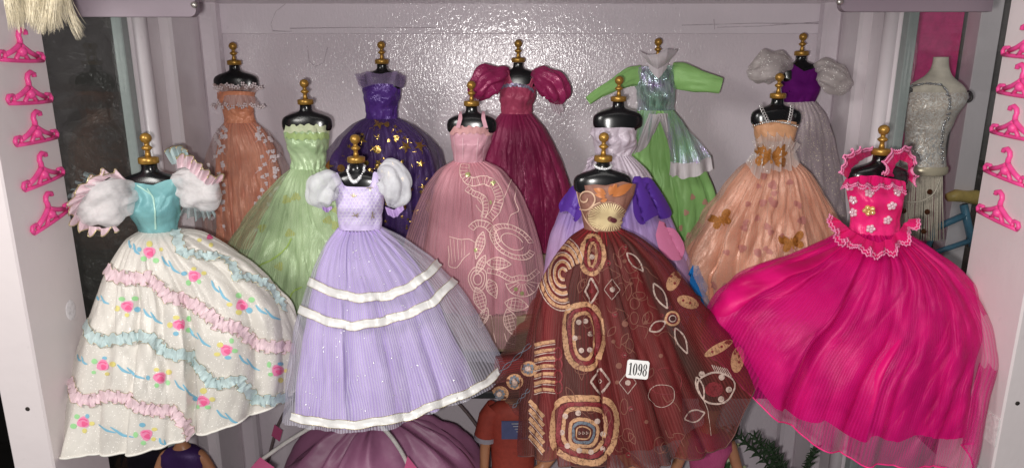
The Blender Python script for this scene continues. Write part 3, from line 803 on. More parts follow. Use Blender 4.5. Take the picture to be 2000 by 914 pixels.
# ---------------------------------------------------------------- gowns
YF, YM, YK = 0.645, 0.745, 0.850
FL_F = [(SHELF_Y - 0.004, SHELF_Z)]
FL_M = [(SHELF_Y - 0.004, SHELF_Z), (MID_Y, MID_Z)]
FL_K = [(MID_Y, MID_Z), (BACK_Y, BACK_Z)]
def gown(name, px, Y, floor, label):
    return empty(name, (P(px, 400, Y).x, Y, floor + 0.0005), label, 'gown', 'doll gowns on dress forms')
def over(d_in, d_own, gap=0.03): return np.maximum(d_in + gap, d_own)
W = srgb(240, 236, 232)
M['gold_thread'] = plain('gold_thread', srgb(214, 196, 150), rough=0.3, metal=0.6, var=0.2, bscale=400)
M['silver_trim'] = fabric('silver_trim', srgb(226, 226, 228), rough=0.28, metal=0.5, crinkle=0.6, glitter=0.12)

# ---- white floral gown with aqua bodice -------------------------------------------------
f = Form(291, 320, YF - 0.005, SHELF_Z, 'black dress form under the white rose-print gown', 1.08)
g = gown('floral_gown', 300, YF - 0.005, SHELF_Z, 'white rose-print ball gown with aqua bodice, ruffled bands and pink-edged puff sleeves')
m_wh = fabric('white_lurex', srgb(216, 211, 203), srgb(196, 191, 184), rough=0.36, sheen=0.3, crinkle=0.35, crumple=0.3, glitter=0.03, glitter_scale=1700, glitter_col=srgb(250, 246, 240))
sk = Skirt(YF - 0.005, [(276, 449), (252, 462), (228, 500), (206, 540), (186, 590), (168, 645), (152, 705), (140, 780), (129, 886)],
           [(345, 449), (392, 456), (436, 480), (488, 512), (530, 550), (562, 596), (578, 650), (583, 710), (580, 768)],
           [(129, 886), (165, 893), (215, 894), (270, 890), (320, 881), (370, 866), (430, 845), (500, 815), (545, 792), (580, 768)],
           YL=0.565, YR=0.625, ratio=0.42, floors=FL_F)
fs = foldset(11, 11, 26, 0.30, 0.30, 0.9)
d = fs(sk.ph, sk.v) * 0.085
sk.make('skirt', m_wh, g, d)
m_aq = fabric('aqua_satin', srgb(122, 172, 174), srgb(98, 150, 156), rough=0.38, sheen=0.15, crinkle=0.2)
bd = Bodice('bodice', f, [(346, 258, 344), (372, 254, 354), (404, 254, 350), (430, 266, 346), (452, 275, 345)],
            [(258, 352), (266, 354), (290, 358), (309, 361), (326, 352), (342, 346)], m_aq, g, seed=3, wr=0.0012)
dc = Decal(bd); dc.stroke([(288, 368), (299, 385), (303, 410), (304, 448)], 3); dc.stroke([(268, 362), (284, 372), (297, 381)], 2.5)
dc.build('seam', fabric('aqua_seam', srgb(176, 214, 200), rough=0.3), bd.obj)
m_tul = fabric('white_tulle', srgb(242, 238, 238), srgb(232, 228, 230), rough=0.8, spec=0.15, sheen=0.2, alpha=0.56, alpha_var=0.10, crinkle=0.25, crumple=0.5, grain=(300, 220, 1))
m_pk = fabric('pink_organza', srgb(238, 212, 218), srgb(230, 198, 208), rough=0.4, sheen=0.4, alpha=0.82, alpha_var=0.14, crinkle=0.6)
m_bl = fabric('blue_organza', srgb(202, 220, 220), srgb(184, 208, 210), rough=0.4, sheen=0.4, alpha=0.78, alpha_var=0.16, crinkle=0.6)
m_smoke = fabric('smoky_organza', srgb(150, 166, 168), rough=0.4, alpha=0.55, alpha_var=0.2, crinkle=0.6)
sl = sleeve('sleeve', [(262, 372, .632), (238, 380, .622), (205, 392, .612), (175, 408, .612), (158, 420, .618)], [20, 36, 46, 40, 16], m_tul, g, 5, 0.19, 9, 0.7)
A = [(246, 352, .622), (215, 345, .610), (180, 368, .602), (158, 392, .600), (150, 418, .602), (172, 440, .604), (205, 446, .606), (226, 440, .610)]
B = [(228, 338, .618), (196, 336, .606), (160, 358, .598), (140, 388, .596), (136, 424, .597), (158, 450, .600), (196, 456, .602), (236, 446, .608)]
rf = panel('sleeve_ruffle', A, B, m_pk, sl.obj, 11, 0.0045, seed=2)
edge_tube('edge_thread', rf.V[-1], 0.0005, M['gold_thread'], sl.obj)
rf = panel('sleeve_ruffle', [(200, 352, .615), (176, 362, .612), (160, 380, .612)], [(172, 336, .618), (146, 362, .616), (136, 388, .616)], m_smoke, sl.obj, 5, 0.004, seed=6)
sl = sleeve('sleeve', [(338, 356, .648), (356, 360, .644), (386, 372, .640), (412, 382, .642), (428, 380, .65)], [16, 32, 38, 34, 12], m_tul, g, 8, 0.19, 9, 0.7)
A = [(345, 330, .644), (362, 326, .636), (384, 346, .630), (404, 362, .630), (424, 360, .634)]
B = [(346, 308, .642), (366, 304, .632), (394, 326, .626), (412, 346, .626), (436, 346, .632)]
rf = panel('sleeve_ruffle', A, B, m_pk, sl.obj, 6, 0.004, seed=4); edge_tube('edge_thread', rf.V[-1], 0.0005, M['gold_thread'], sl.obj)
rf = panel('sleeve_ruffle', [(336, 322, .660), (352, 318, .656), (372, 316, .656)], [(326, 298, .660), (342, 288, .656), (366, 294, .654)], m_bl, sl.obj, 4, 0.004, seed=9)
edge_tube('edge_thread', rf.V[-1], 0.0005, M['gold_thread'], sl.obj)
rf = panel('sleeve_ruffle', [(360, 402, .640), (385, 406, .636), (410, 400, .640)], [(356, 422, .640), (388, 432, .634), (424, 420, .640)], m_smoke, sl.obj, 5, 0.004, seed=7)
# frills
T = M['gold_thread']
surface_ruffle('frill', sk, [(344, 452), (346, 470), (357, 494), (385, 500), (430, 502), (452, 518), (462, 542), (495, 544), (524, 558), (540, 582), (556, 602)], 19, 0.0030, 10, m_bl, g, 1, T)
surface_ruffle('frill', sk, [(209, 508), (216, 536), (250, 545), (290, 543), (312, 557), (330, 580), (370, 588), (400, 607), (425, 632), (465, 642), (490, 667), (530, 677), (574, 677)], 25, 0.0034, 10, m_pk, g, 2, T)
surface_ruffle('frill', sk, [(169, 625), (177, 655), (200, 666), (240, 661), (285, 656), (310, 677), (340, 692), (370, 695), (395, 722), (415, 748), (440, 747), (465, 740), (480, 762), (500, 780), (535, 780), (562, 772)], 23, 0.0032, 11, m_bl, g, 3, T)
surface_ruffle('frill', sk, [(142, 737), (148, 775), (175, 782), (210, 772), (245, 775), (275, 795), (310, 802), (340, 800), (356, 822), (372, 852)], 24, 0.0034, 10, m_pk, g, 4, T)
roses = [(292, 493), (379, 539), (472, 596), (249, 598), (350, 634), (442, 683), (542, 723), (201, 713), (312, 737), (397, 783), (163, 824), (286, 848), (407, 461)]
dk, dr, dy, dg, db = Decal(sk, .0004), Decal(sk, .0007), Decal(sk, .0004), Decal(sk, .0004), Decal(sk, .0004)
rng = random.Random(2)
for (x, y) in roses:
    for q_ in (dk, dr, dy, dg, db): q_.mark()
    dk.disc(x, y, 12, 11, wob=0.12); dr.disc(x + 2, y + 3, 6, 5, wob=.2); dr.stroke([(x - 8, y - 4), (x, y - 8), (x + 7, y - 3)], 2.2)
    a0 = rng.uniform(0, 6.28)
    for i in range(5):
        a = a0 + i * 1.25; r = rng.uniform(16, 24)
        tgt = (dy, dg, dg, db, dy)[i]; tgt.disc(x + r * math.cos(a), y + r * 0.85 * math.sin(a), rng.uniform(4, 7), rng.uniform(3.5, 6))
sq = [(250, 472, 274, 496), (314, 503, 353, 533), (411, 550, 450, 588), (498, 598, 548, 623), (186, 576, 214, 592), (279, 605, 318, 631), (368, 642, 412, 676), (465, 695, 508, 722),
      (150, 694, 172, 710), (228, 714, 283, 738), (340, 744, 385, 775), (422, 802, 470, 826), (192, 831, 262, 852), (310, 857, 332, 872)]
for x0, y0, x1, y1 in sq:
    p, q = np.array([x0, y0], float), np.array([x1, y1], float); dd = q - p; n = np.array([-dd[1], dd[0]]) / np.linalg.norm(dd)
    db.mark()
    db.stroke([p - n * 3, p + dd * .25 + n * 4, p + dd * .5 + n * 3], 5, taper=True)
    db.stroke([p + dd * .32 - n * 5, p + dd * .5 - n * 1, p + dd * .7 + n * 4, q + n * 1], 5, taper=True)
mk = lambda nm, c, rough=0.5: fabric(nm, c, rough=rough, sheen=0.1, crinkle=0.3, crumple=0.1)
for dcl, nm, c in ((dk, 'rose_print', srgb(238, 142, 180)), (dr, 'rose_shade_print', srgb(234, 100, 148)), (dy, 'yellow_petal_print', srgb(222, 210, 130)), (dg, 'leaf_print', srgb(158, 214, 152)), (db, 'ribbon_print', srgb(128, 184, 208))):
    dcl.build(nm, mk('print_' + nm, c), g)
hm = sk.V[-1]; j = np.arange(0, sk.NU // 2 + 20)
edge_tube('hem', hm[j % sk.NU], 0.0011, mk('white_hem', srgb(236, 232, 224)), g)

# ---- lavender gown ----------------------------------------------------------------------
f = Form(696, 318, YF, SHELF_Z, 'black dress form wearing a silver necklace under the lavender gown')
g = gown('lavender_gown', 703, YF, SHELF_Z, 'lavender tulle gown with white ribbon bands and white puff sleeves')
m_lv = fabric('lavender_satin', srgb(192, 168, 224), srgb(174, 148, 212), rough=0.4, sheen=0.3, crinkle=0.3)
m_lt = fabric('lavender_tulle', srgb(214, 204, 232), srgb(200, 188, 224), rough=0.5, sheen=0.6, alpha=0.36, alpha_var=0.12, crinkle=0.4, grain=(700, 20, 1))
m_lt = fabric('lavender_tulle', srgb(222, 218, 234), rough=0.5, sheen=0.4, alpha=0.31, alpha_var=0.15, crinkle=0.3, grain=(1500, 15, 1), ribs=0.0026)
L = [(663, 445), (640, 472), (618, 525), (600, 590), (588, 655), (580, 715), (573, 775), (568, 818)]
R = [(743, 445), (786, 468), (836, 508), (882, 558), (918, 615), (946, 665), (966, 700), (978, 728)]
hem = [(568, 820), (620, 829), (690, 836), (740, 829), (800, 818), (850, 797), (910, 775), (950, 755), (978, 728)]
sk = Skirt(YF, [(x + 12 * i / 7, y) for i, (x, y) in enumerate(L)], [(x - 52 * min(1, i / 4), y + 20 * i / 7) for i, (x, y) in enumerate(R)], [(580, 816), (640, 826), (690, 832), (740, 828), (800, 820), (850, 800), (926, 752)], YL=0.60, YR=0.63, ratio=0.42, floors=FL_F)
fs = foldset(21, 12, 28, 0.9, 0.25, 1.0)
din = fs(sk.ph, sk.v) * 0.080
sk.make('skirt', m_lv, g, din)
so = Skirt(YF, L, R, hem, YL=0.60, YR=0.625, ratio=0.43, floors=FL_F)
f2 = foldset(22, 9, 28, 0.8, 0.3, 1.2, hem=0.06)
dov = np.maximum(din * 0.5, f2(so.ph, so.v) * 0.085) + 0.055 * sstep(0, .25, so.v)[:, None]
so.make('overskirt', m_lt, g, dov)
m_rib = fabric('white_ribbon', srgb(236, 234, 232), rough=0.3, sheen=0.3, crinkle=0.4, crumple=0.4)
for i, pts in enumerate(([(598, 545), (625, 560), (665, 575), (705, 582), (760, 577), (800, 560), (832, 538), (862, 508)],
                         [(581, 600), (610, 615), (650, 630), (690, 637), (745, 628), (800, 612), (845, 590), (888, 546)],
                         [(570, 812), (600, 820), (650, 826), (690, 830), (740, 822), (800, 812), (850, 790), (910, 768), (948, 748), (972, 725)])):
    surface_ruffle('ribbon_band', so, pts, 17, 0.0022, 34, m_rib, g, 10 + i, M['gold_thread'] if i < 3 else None, lift=0.0008, wvar=0.12, tpx=1.2)
m_lb = fabric('lavender_lace', srgb(214, 200, 234), srgb(192, 174, 222), rough=0.34, sheen=0.3, crinkle=0.5, crumple=0.5)
bd = Bodice('bodice', f, [(338, 645, 747), (360, 651, 750), (378, 655, 750), (410, 659, 746), (446, 663, 743)],
            [(645, 342), (664, 337), (667, 346), (673, 361), (678, 364), (696, 365), (720, 365), (724, 361), (730, 346), (733, 335), (747, 340)], m_lb, g, seed=4, wr=0.001)
dl = Decal(bd, 0.0004); rng = random.Random(5)
for iy in range(14):
    for ix in range(14):
        x = 652 + ix * 7.4 + (iy % 2) * 3.7; y = 352 + iy * 6.4
        if (iy < 3 and 668 < x < 734): continue
        hx = [(x + 4.1 * math.cos(math.radians(60 * k + 30)), y + 4.1 * math.sin(math.radians(60 * k + 30))) for k in range(6)]
        dl.stroke(hx, 0.9, True, step=4, smooth=False)
dl.build('lace_net', fabric('white_net', srgb(238, 232, 246), rough=0.4), bd.obj)
dl = Decal(bd, 0.0007)
for cx, cy in ((690, 385), (694, 420), (722, 366), (726, 420)):
    for i in range(6):
        a = rng.uniform(0, 6.28); dl.stroke([(cx, cy), (cx + 7 * math.cos(a), cy + 7 * math.sin(a))], 1.6, smooth=False)
dl.build('gold_star', M['gold_thread'], bd.obj)
m_pf = fabric('puff_tulle', srgb(240, 240, 244), srgb(230, 230, 236), rough=0.8, spec=0.15, sheen=0.2, alpha=0.56, alpha_var=0.10, crinkle=0.25, crumple=0.5, grain=(300, 220, 1))
s1 = sleeve('sleeve', [(660, 346, .640), (648, 352, .634), (632, 368, .630), (624, 386, .632), (634, 404, .636)], [10, 24, 31, 26, 8], m_pf, g, 31, 0.17, 8, 0.75)
s2 = sleeve('sleeve', [(744, 340, .640), (760, 338, .632), (772, 358, .630), (772, 380, .632), (764, 402, .636)], [12, 27, 31, 28, 8], m_pf, g, 35, 0.17, 8, 0.75)
m_cf = fabric('lavender_cuff', srgb(176, 146, 200), rough=0.3)
panel('cuff', [(752, 404, .634), (770, 410, .633), (786, 398, .634)], [(757, 420, .634), (772, 426, .633), (790, 410, .634)], m_cf, s2.obj, 2, 0.001)
panel('cuff', [(628, 400, .632), (638, 406, .632), (648, 402, .632)], [(630, 410, .632), (638, 416, .632), (650, 408, .632)], m_cf, s1.obj, 2, 0.001)
dl = Decal(so, 0.0012); rng = random.Random(9)
for _ in range(90):
    y = rng.uniform(470, 810); t = (y - 450) / 370; x = rng.uniform(690 - 110 * t, 720 + 220 * t); dl.disc(x, y, rng.uniform(.8, 1.5), n=6, rings=1)
o = dl.build('sequin', M['silver_trim'], g); o['kind'] = 'stuff'
# necklace
def necklace(form, drop, label, big=False, beads=34):
    c, sc = form.c, form.sc; root = empty('necklace', (c.x, form.Y, c.z - 0.01), label, 'necklace')
    m = MB(); rng = random.Random(3)
    for i in range(beads):
        a = 2 * math.pi * i / beads; fr = max(0.0, math.sin(a))
        dz = 0.0035 + drop * fr ** 1.5; rx, ry = form_r(dz, sc); rx = min(rx, 0.0080 * sc)
        k = 1.0 + 0.06
        p = (c.x + (rx * k + .0012) * math.cos(a) * (1 - 0.25 * fr * (drop > .01)), form.Y - (max(ry, .0066 * sc) * 1.1 + .0012) * math.sin(a), c.z - dz)
        m.ball(p, (0.0013 if not big else 0.0012 + 0.0007 * fr) * rng.uniform(.85, 1.15), 8)
    m.build('beads', plain('crystal_beads', srgb(238, 238, 240), rough=0.12, spec=0.8, metal=0.25), root)
necklace(f, 0.0125, 'sparkling silver V-shaped necklace above the lavender bodice', True, 46)

# ---- hot pink gown ----------------------------------------------------------------------
Yp = YF - 0.012
f = Form(1720, 303, Yp, SHELF_Z, 'black dress form under the hot pink organza gown', 1.04)
g = gown('hot_pink_gown', 1708, Yp, SHELF_Z, 'hot pink organza ball gown with beaded satin bodice, frilled straps and peplum')
m_hp = fabric('hot_pink_satin', srgb(228, 22, 120), srgb(172, 4, 80), rough=0.42, sheen=0.12, crinkle=0.2, crumple=0.2, spec=0.35)
m_ho = fabric('hot_pink_organza', srgb(230, 32, 136), srgb(206, 16, 120), rough=0.40, sheen=0.25, alpha=0.40, alpha_var=0.12, crinkle=0.5, crumple=0.45, spec=0.5, ribs=0.0021)
L = [(1660, 451), (1628, 474), (1560, 503), (1500, 524), (1452, 546), (1420, 574), (1400, 606), (1388, 632), (1386, 656)]
R = [(1757, 451), (1796, 472), (1846, 506), (1884, 548), (1906, 592), (1914, 645), (1896, 700), (1892, 770), (1884, 836)]
hemi = [(1386, 640), (1440, 715), (1500, 785), (1560, 826), (1650, 848), (1760, 858), (1860, 848), (1922, 838)]
hemo = [(1386, 656), (1400, 700), (1440, 750), (1500, 812), (1560, 858), (1640, 892), (1740, 906), (1830, 908), (1866, 894), (1884, 858)]
sk = Skirt(Yp, L, [(x - 14 * i / 8, y) for i, (x, y) in enumerate(R)], hemi, YL=0.635, YR=0.575, ratio=0.40, floors=FL_F, NU=380, belly=0.25)
fs = foldset(41, 13, 26, 0.9, 0.24, 0.9, start=0.15)
din = fs(sk.ph, sk.v) * 0.118
sk.make('skirt', m_hp, g, din)
so = Skirt(Yp, L, R, hemo, YL=0.635, YR=0.570, ratio=0.42, floors=FL_F, NU=380, belly=0.28)
f2 = foldset(47, 10, 26, 0.8, 0.18, 1.0, hem=0.03, start=0.12)
dov = over(din, f2(so.ph, so.v) * 0.105 + 0.05, 0.03)
so.make('overskirt', m_ho, g, dov)
m_hb = fabric('hot_pink_bodice_satin', srgb(246, 52, 132), srgb(222, 30, 108), rough=0.3, sheen=0.3, crinkle=0.25, crumple=0.6)
bd = Bodice('bodice', f, [(346, 1652, 1768), (372, 1655, 1764), (400, 1661, 1756), (425, 1663, 1753), (454, 1661, 1757), (478, 1676, 1744)],
            [(1652, 350), (1670, 344), (1695, 342), (1720, 348), (1745, 352), (1768, 356)], m_hb, g, seed=6, wr=0.0014)
m_hf = fabric('hot_pink_frill', srgb(236, 40, 122), srgb(216, 20, 104), rough=0.4, sheen=0.4, alpha=0.9, alpha_var=.08, crinkle=0.6)
m_pic = fabric('pale_pink_picot', srgb(250, 150, 192), rough=0.45)
def frill(name, A, B, waves, amp, seed, par=None):
    p = panel(name, A, B, m_hf, par or g, waves, amp, seed=seed, NU=160)
    V = p.V; mb = MB()
    for row in (-1, -4):
        e = V[row] + np.array([0, -0.0006, 0]); zig = np.where(np.arange(len(e)) % 2 == 0, 1, -1)[:, None] * (V[row] - V[row - 1]) * 0.8
        mb.tube([Vector(q) for q in e + zig], 0.00075, 5)
    mb.build('picot_trim', m_pic, p.obj); return p
frill('peplum', [(1640, 430, .628), (1660, 448, .616), (1690, 466, .606), (1716, 474, .604), (1740, 466, .606), (1758, 448, .616), (1774, 428, .630)],
      [(1618, 424, .622), (1636, 470, .606), (1676, 484, .592), (1712, 500, .588), (1746, 490, .590), (1768, 472, .602), (1792, 432, .622)], 8, 0.0045, 3)
frill('neck_frill', [(1652, 350, .622), (1680, 343, .616), (1715, 345, .612), (1748, 350, .616), (1768, 356, .624)],
      [(1644, 366, .616), (1674, 362, .606), (1706, 368, .602), (1742, 362, .606), (1768, 374, .620)], 6, 0.0030, 4)
frill('shoulder_frill', [(1656, 352, .626), (1662, 330, .628), (1684, 312, .634), (1702, 304, .642)],
      [(1642, 342, .612), (1648, 306, .612), (1672, 292, .620), (1700, 290, .636)], 4, 0.0030, 5)
frill('shoulder_frill', [(1746, 350, .624), (1744, 332, .622), (1756, 312, .628), (1772, 318, .634), (1776, 352, .632)],
      [(1728, 340, .614), (1726, 314, .612), (1748, 290, .618), (1782, 290, .628), (1790, 362, .626)], 5, 0.0030, 6)
m_bead = plain('clear_bead', srgb(250, 214, 226), rough=0.08, spec=0.9, var=0.05, alpha=0.8)
m_beadg = plain('gold_bead', srgb(240, 204, 130), rough=0.12, spec=0.9, metal=0.3)
for i, (x, y) in enumerate([(1697, 378), (1750, 376), (1698, 410), (1741, 401), (1732, 429), (1700, 446), (1668, 390), (1668, 415), (1660, 364)]):
    h = bd.cast(x, y)
    if not h: continue
    c, n = h; ux = Vector((0, 0, 1)).cross(n).normalized(); uz = n.cross(ux); mb = MB(); r = 0.0036 if i != 2 else 0.0048
    for kx in range(5):
        a = 2 * math.pi * kx / 5 + i; mb.ball(c + n * 0.0012 + (ux * math.cos(a) + uz * math.sin(a)) * r * 0.72, r * 0.52, 8)
    mb.ball(c + n * 0.0026, r * 0.36, 8); mb.build('beaded_flower', m_beadg if i == 2 else m_bead, bd.obj)
dl = Decal(so, 0.0008)
edge_tube('hem', so.V[-1][np.arange(0, so.NU // 2 + 6)], 0.0007, fabric('pink_hem', srgb(250, 60, 140), rough=.35), g)

# ---- brown printed gown -----------------------------------------------------------------
Yb_ = YF - 0.020
f = Form(1178, 316, Yb_, SHELF_Z, 'black dress form with white bead choker under the brown gown')
g = gown('printed_gown', 1178, Yb_, SHELF_Z, 'maroon and brown gown with folk-art print, embroidered bodice and number card')
m_mr = fabric('maroon_satin', srgb(150, 36, 46), srgb(118, 26, 36), rough=0.45, sheen=0.25, crinkle=0.5, crumple=0.3)
m_bs = fabric('brown_mesh', srgb(112, 38, 38), srgb(64, 44, 38), rough=0.6, sheen=0.05, alpha=0.68, alpha_var=0.20, crinkle=0.4, crumple=0.3, bands=(26, 3, 1), var=0.22, grain=(1300, 60, 1), ribs=0.0023)
L = [(1142, 446), (1112, 466), (1086, 502), (1066, 545), (1052, 600), (1043, 660), (1036, 740), (1030, 800), (1026, 884)]
R = [(1212, 446), (1250, 464), (1292, 500), (1332, 550), (1376, 610), (1418, 655), (1446, 690), (1462, 706), (1474, 722)]
Ri = [(1212, 446), (1240, 468), (1268, 510), (1290, 570), (1305, 630), (1318, 690), (1326, 760), (1330, 820), (1332, 845)]
sk = Skirt(Yb_, [(x + 14 * i / 8, y) for i, (x, y) in enumerate(L)], Ri, [(1042, 866), (1100, 878), (1180, 884), (1260, 880), (1332, 852)], YL=0.575, YR=0.575, ratio=0.40, floors=FL_F)
fs = foldset(61, 13, 28, 0.5, 0.3, 1.1)
din = fs(sk.ph, sk.v) * 0.075
sk.make('underskirt', m_mr, g, din)
so = Skirt(Yb_, L, R, [(1026, 884), (1060, 890), (1100, 896), (1160, 902), (1215, 903), (1290, 895), (1345, 882), (1390, 868), (1420, 815), (1450, 760), (1474, 722)],
           YL=0.560, YR=0.605, ratio=0.40, floors=FL_F, NU=380)
f2 = foldset(64, 15, 28, 0.5, 0.3, 1.3, hem=0.04)
r2 = f2(so.ph, so.v) * 0.070
so.make('overskirt', m_bs, g, r2 + 0.045 * sstep(0, .3, so.v)[:, None])
sd = panel('side_drape', [(1060, 560, .615), (1046, 620, .600), (1042, 690, .590), (1040, 760, .585), (1052, 838, .580)], [(1050, 575, .622), (1010, 640, .618), (968, 700, .612), (956, 765, .604), (1036, 822, .590)], m_bs, g, 4, 0.0060, seed=3)
S2 = [so, sd]
cp, cw, cr_, cb = Decal(S2, .0004), Decal(S2, .0007), Decal(S2, .0006), Decal(S2, .0005)
def nx():
    for q_ in (cp, cw, cr_, cb): q_.mark()
def nested(x, y, rx, ry, sqn=2.3, rot=0.0, w=11):
    nx()
    cp.ring(x, y, rx, ry, w, rot, sqn); cr_.ring(x, y, rx - w * .9, ry - w * .9, w * .7, rot, sqn); cp.ring(x, y, rx - w * 1.6, ry - w * 1.6, w * .62, rot, sqn)
nested(1157, 498, 22, 38, 2, 0.05, 9); cw.disc(1156, 502, 5)
nested(1140, 655, 38, 63, 2.4, -0.05, 11)
for x, y in ((1130, 629), (1143, 627), (1152, 652), (1123, 660), (1135, 684), (1151, 683)): cw.disc(x, y, 5.2)
nested(1141, 837, 62, 62, 3.0, 0.12, 13)
for x, y in ((1104, 812), (1129, 806), (1166, 822), (1177, 847), (1177, 876), (1154, 882), (1131, 879), (1108, 870), (1097, 844)): cw.disc(x, y, 5.6)
cp.ring(1139, 845, 27, 26, 7, 0.1, 3.0); cb.ring(1139, 845, 20, 19, 6, .1, 3.0); cp.ring(1139, 845, 13.5, 12, 3, .1, 3)
for i in range(3): cw.ring(1132 + 7 * i, 845, 2.6, 3.6, 1.3)
def diamond(x, y, a, b, w, dec): dec.stroke([(x, y - b), (x + a, y), (x, y + b), (x - a, y)], w, True, smooth=False)
nx(); diamond(1155, 568, 13, 25, 4, cw); cr_.disc(1156, 568, 4); diamond(1195, 565, 16, 20, 1.4, cw); cw.disc(1196, 565, 5)
nx(); diamond(1172, 745, 19, 26, 4.5, cw); cw.ring(1171, 744, 4, 4, 2); diamond(1226, 747, 17, 22, 1.5, cw); cw.disc(1226, 747, 5.5)
for x, y in ((1201, 614), (1219, 693), (1232, 798), (1188, 514), (1226, 888), (1221, 483)): nx(); cr_.ring(x, y, 4.5, 4.5, 3.2); cw.ring(x, y, 2.2, 2.2, 1.2)
nx()
for r in (10, 21, 32, 44, 55):       # web motifs of broken bands
    for cx, cy, k0, k1 in ((1100, 535, 0, 30),):
        pts = [(cx + r * (0.86 if math.cos(a) > 0 else 1.0) * math.cos(a) * .80, cy + r * 1.18 * math.sin(a)) for a in np.linspace(1.2, 5.9, 22)]
        cp.stroke(pts, 6.5, jit=.12); cw.stroke([(x * 1 + (x - cx) * .11, y + (y - cy) * .11) for x, y in pts], 2.2)
nx()
for i in range(7):
    y = 668 + i * 15
    cp.stroke([(1044, y + 6), (1062, y + 1), (1084, y - 2 + i)], 6.5, jit=.1); cw.stroke([(1044, y + 12), (1062, y + 7), (1084, y + 4 + i)], 1.8)
nx()
for i in range(5):
    y = 800 + i * 17; cp.stroke([(1034, y - 18), (1048, y - 4), (1062, y + 14)], 8, jit=.1); cw.stroke([(1034, y - 11), (1047, y + 3), (1060, y + 20)], 1.8)
for i in range(4): cr_.mark(); cr_.ring(1090, 690 + 22 * i, 8, 12, 3)
nx(); cw.leaf(1224, 494, 1256, 530, 17, 3.0); cw.leaf(1276, 553, 1303, 602, 18, 3.2); cw.leaf(1318, 640, 1342, 690, 18, 3.2); cw.leaf(1268, 646, 1300, 628, 20, 3.2)
cp.ring(1313, 622, 13, 13, 4.5); cw.ring(1313, 622, 6.5, 6.5, 2.2); cr_.ring(1313, 622, 10, 10, 2)
for a in range(6): cr_.mark(); cr_.ring(1313 + 22 * math.cos(a * 1.05 + .3), 622 + 22 * math.sin(a * 1.05 + .3), 3.6, 3.6, 1.8)
for x, y, rx, ry, rot in ((1315, 549, 12, 21, .5), (1343, 590, 22, 12, .35), (1403, 680, 31, 9, -.5), (1440, 702, 13, 26, .15), (1252, 462, 20, 9, .3)):
    nx(); cp.disc(x, y, rx, ry, rot, 14)
    for q in (-.45, .2):
        cr_.mark(); cr_.disc(x + q * rx * math.cos(rot), y + q * (ry if ry > rx else rx * math.sin(rot)), 2.6)
nx(); cw.ring(1398, 757, 36, 31, 3.6)
for x, y in ((1370, 730), (1409, 736), (1423, 760), (1408, 779)): cw.disc(x, y, 6)
cr_.disc(1394, 760, 18, 15)
for i in range(8): cw.stroke([(1390 + 4 * i, 712 + i), (1396 + 4.5 * i, 724 + 1.5 * i)], 1.8)
cw.leaf(1360, 735, 1374, 780, 14, 3); cw.leaf(1336, 818, 1376, 805, 24, 3.2); cw.ring(1292, 772, 26, 22, 1.3); cr_.ring(1300, 745, 32, 26, 1.6)
cw.stroke([(1374, 780), (1382, 800), (1388, 850)], 1.6)
for x, y in ((977, 768), (1006, 745), (1034, 720)):
    nx(); cp.disc(x, y, 17, 15, n=14); cw.disc(x, y, 5, lift=.0022)
    for a in range(8): cb.disc(x + 8 * math.cos(a * .785), y + 8 * math.sin(a * .785), 3.2, 3.2, n=6, lift=.0016)
for x0, y0, x1, y1 in ((961, 741, 1037, 672), (1002, 796, 1034, 760)):
    for ph in (0, math.pi):
        cb.stroke([(x0 + (x1 - x0) * t + 4 * math.sin(12 * t + ph) * .7, y0 + (y1 - y0) * t + 4 * math.sin(12 * t + ph) * .7) for t in np.linspace(0, 1, 30)], 1.6)
ct4 = Decal(S2, .0007); rng = random.Random(31)
for _ in range(60):
    y = rng.uniform(470, 880); t = (y - 446) / 440; x = rng.uniform(1160 - 110 * t, 1215 + 150 * t); kd = rng.random()
    if kd < .3: ct4.ring(x, y, rng.uniform(6, 14), rng.uniform(6, 16), 1.5)
    elif kd < .55: ct4.leaf(x, y, x + rng.uniform(-22, 22), y + rng.uniform(18, 38), 13, 1.6)
    elif kd < .8: ct4.stroke([(x + q * rng.uniform(3, 7), y + 10 * math.sin(q * .9) + 3 * q) for q in range(9)], 1.3)
    else: ct4.disc(x, y, rng.uniform(3, 6))
o = ct4.build('tan_print', fabric('print_tan', srgb(140, 92, 78), rough=.6, alpha=.7), g); o['kind'] = 'stuff'
for q_ in (db,): pass
def pc(n, c, a=1.0):
    k = NT(n); k.set(rough=0.65); ob = k.coords('Object', (1, 1, 1)); nz = k.noise(ob, 420.0, 3.0, 0.7); n4 = k.noise(ob, 40.0, 2.0, 0.5)
    k.l(k.mix(k.ramp(n4, 0.35, 0.7), c, tuple(x * 0.62 for x in c[:3]) + (1,)), k.b.inputs['Base Color'])
    mr = k.n('ShaderNodeMapRange'); mr.inputs[1].default_value = 0.36; mr.inputs[2].default_value = 0.52; mr.inputs[3].default_value = 0.4; mr.inputs[4].default_value = a
    k.l(nz, mr.inputs[0]); k.l(mr.outputs[0], k.b.inputs['Alpha']); k.l(k.bump(nz, 0.5, 0.0006), k.b.inputs['Normal']); return k.m
cp.build('peach_print', pc('print_peach', srgb(204, 154, 114), .92), so.bvh and g); cw.build('white_print', pc('print_white', srgb(206, 180, 168), .9), g)
cr_.build('red_print', pc('print_red', srgb(134, 36, 44), .9), g); cb.build('blue_print', pc('print_blue', srgb(104, 112, 124)), g)
m_bb = fabric('tan_bodice', srgb(150, 108, 92), srgb(116, 76, 68), rough=0.5, sheen=0.2, crinkle=0.4)
bd = Bodice('bodice', f, [(356, 1127, 1243), (378, 1128, 1238), (402, 1133, 1226), (424, 1138, 1216), (448, 1142, 1211)],
            [(1127, 366), (1140, 362), (1158, 360), (1180, 362), (1196, 358), (1212, 354), (1228, 358), (1243, 360)], m_bb, g, seed=7, wr=0.0006)
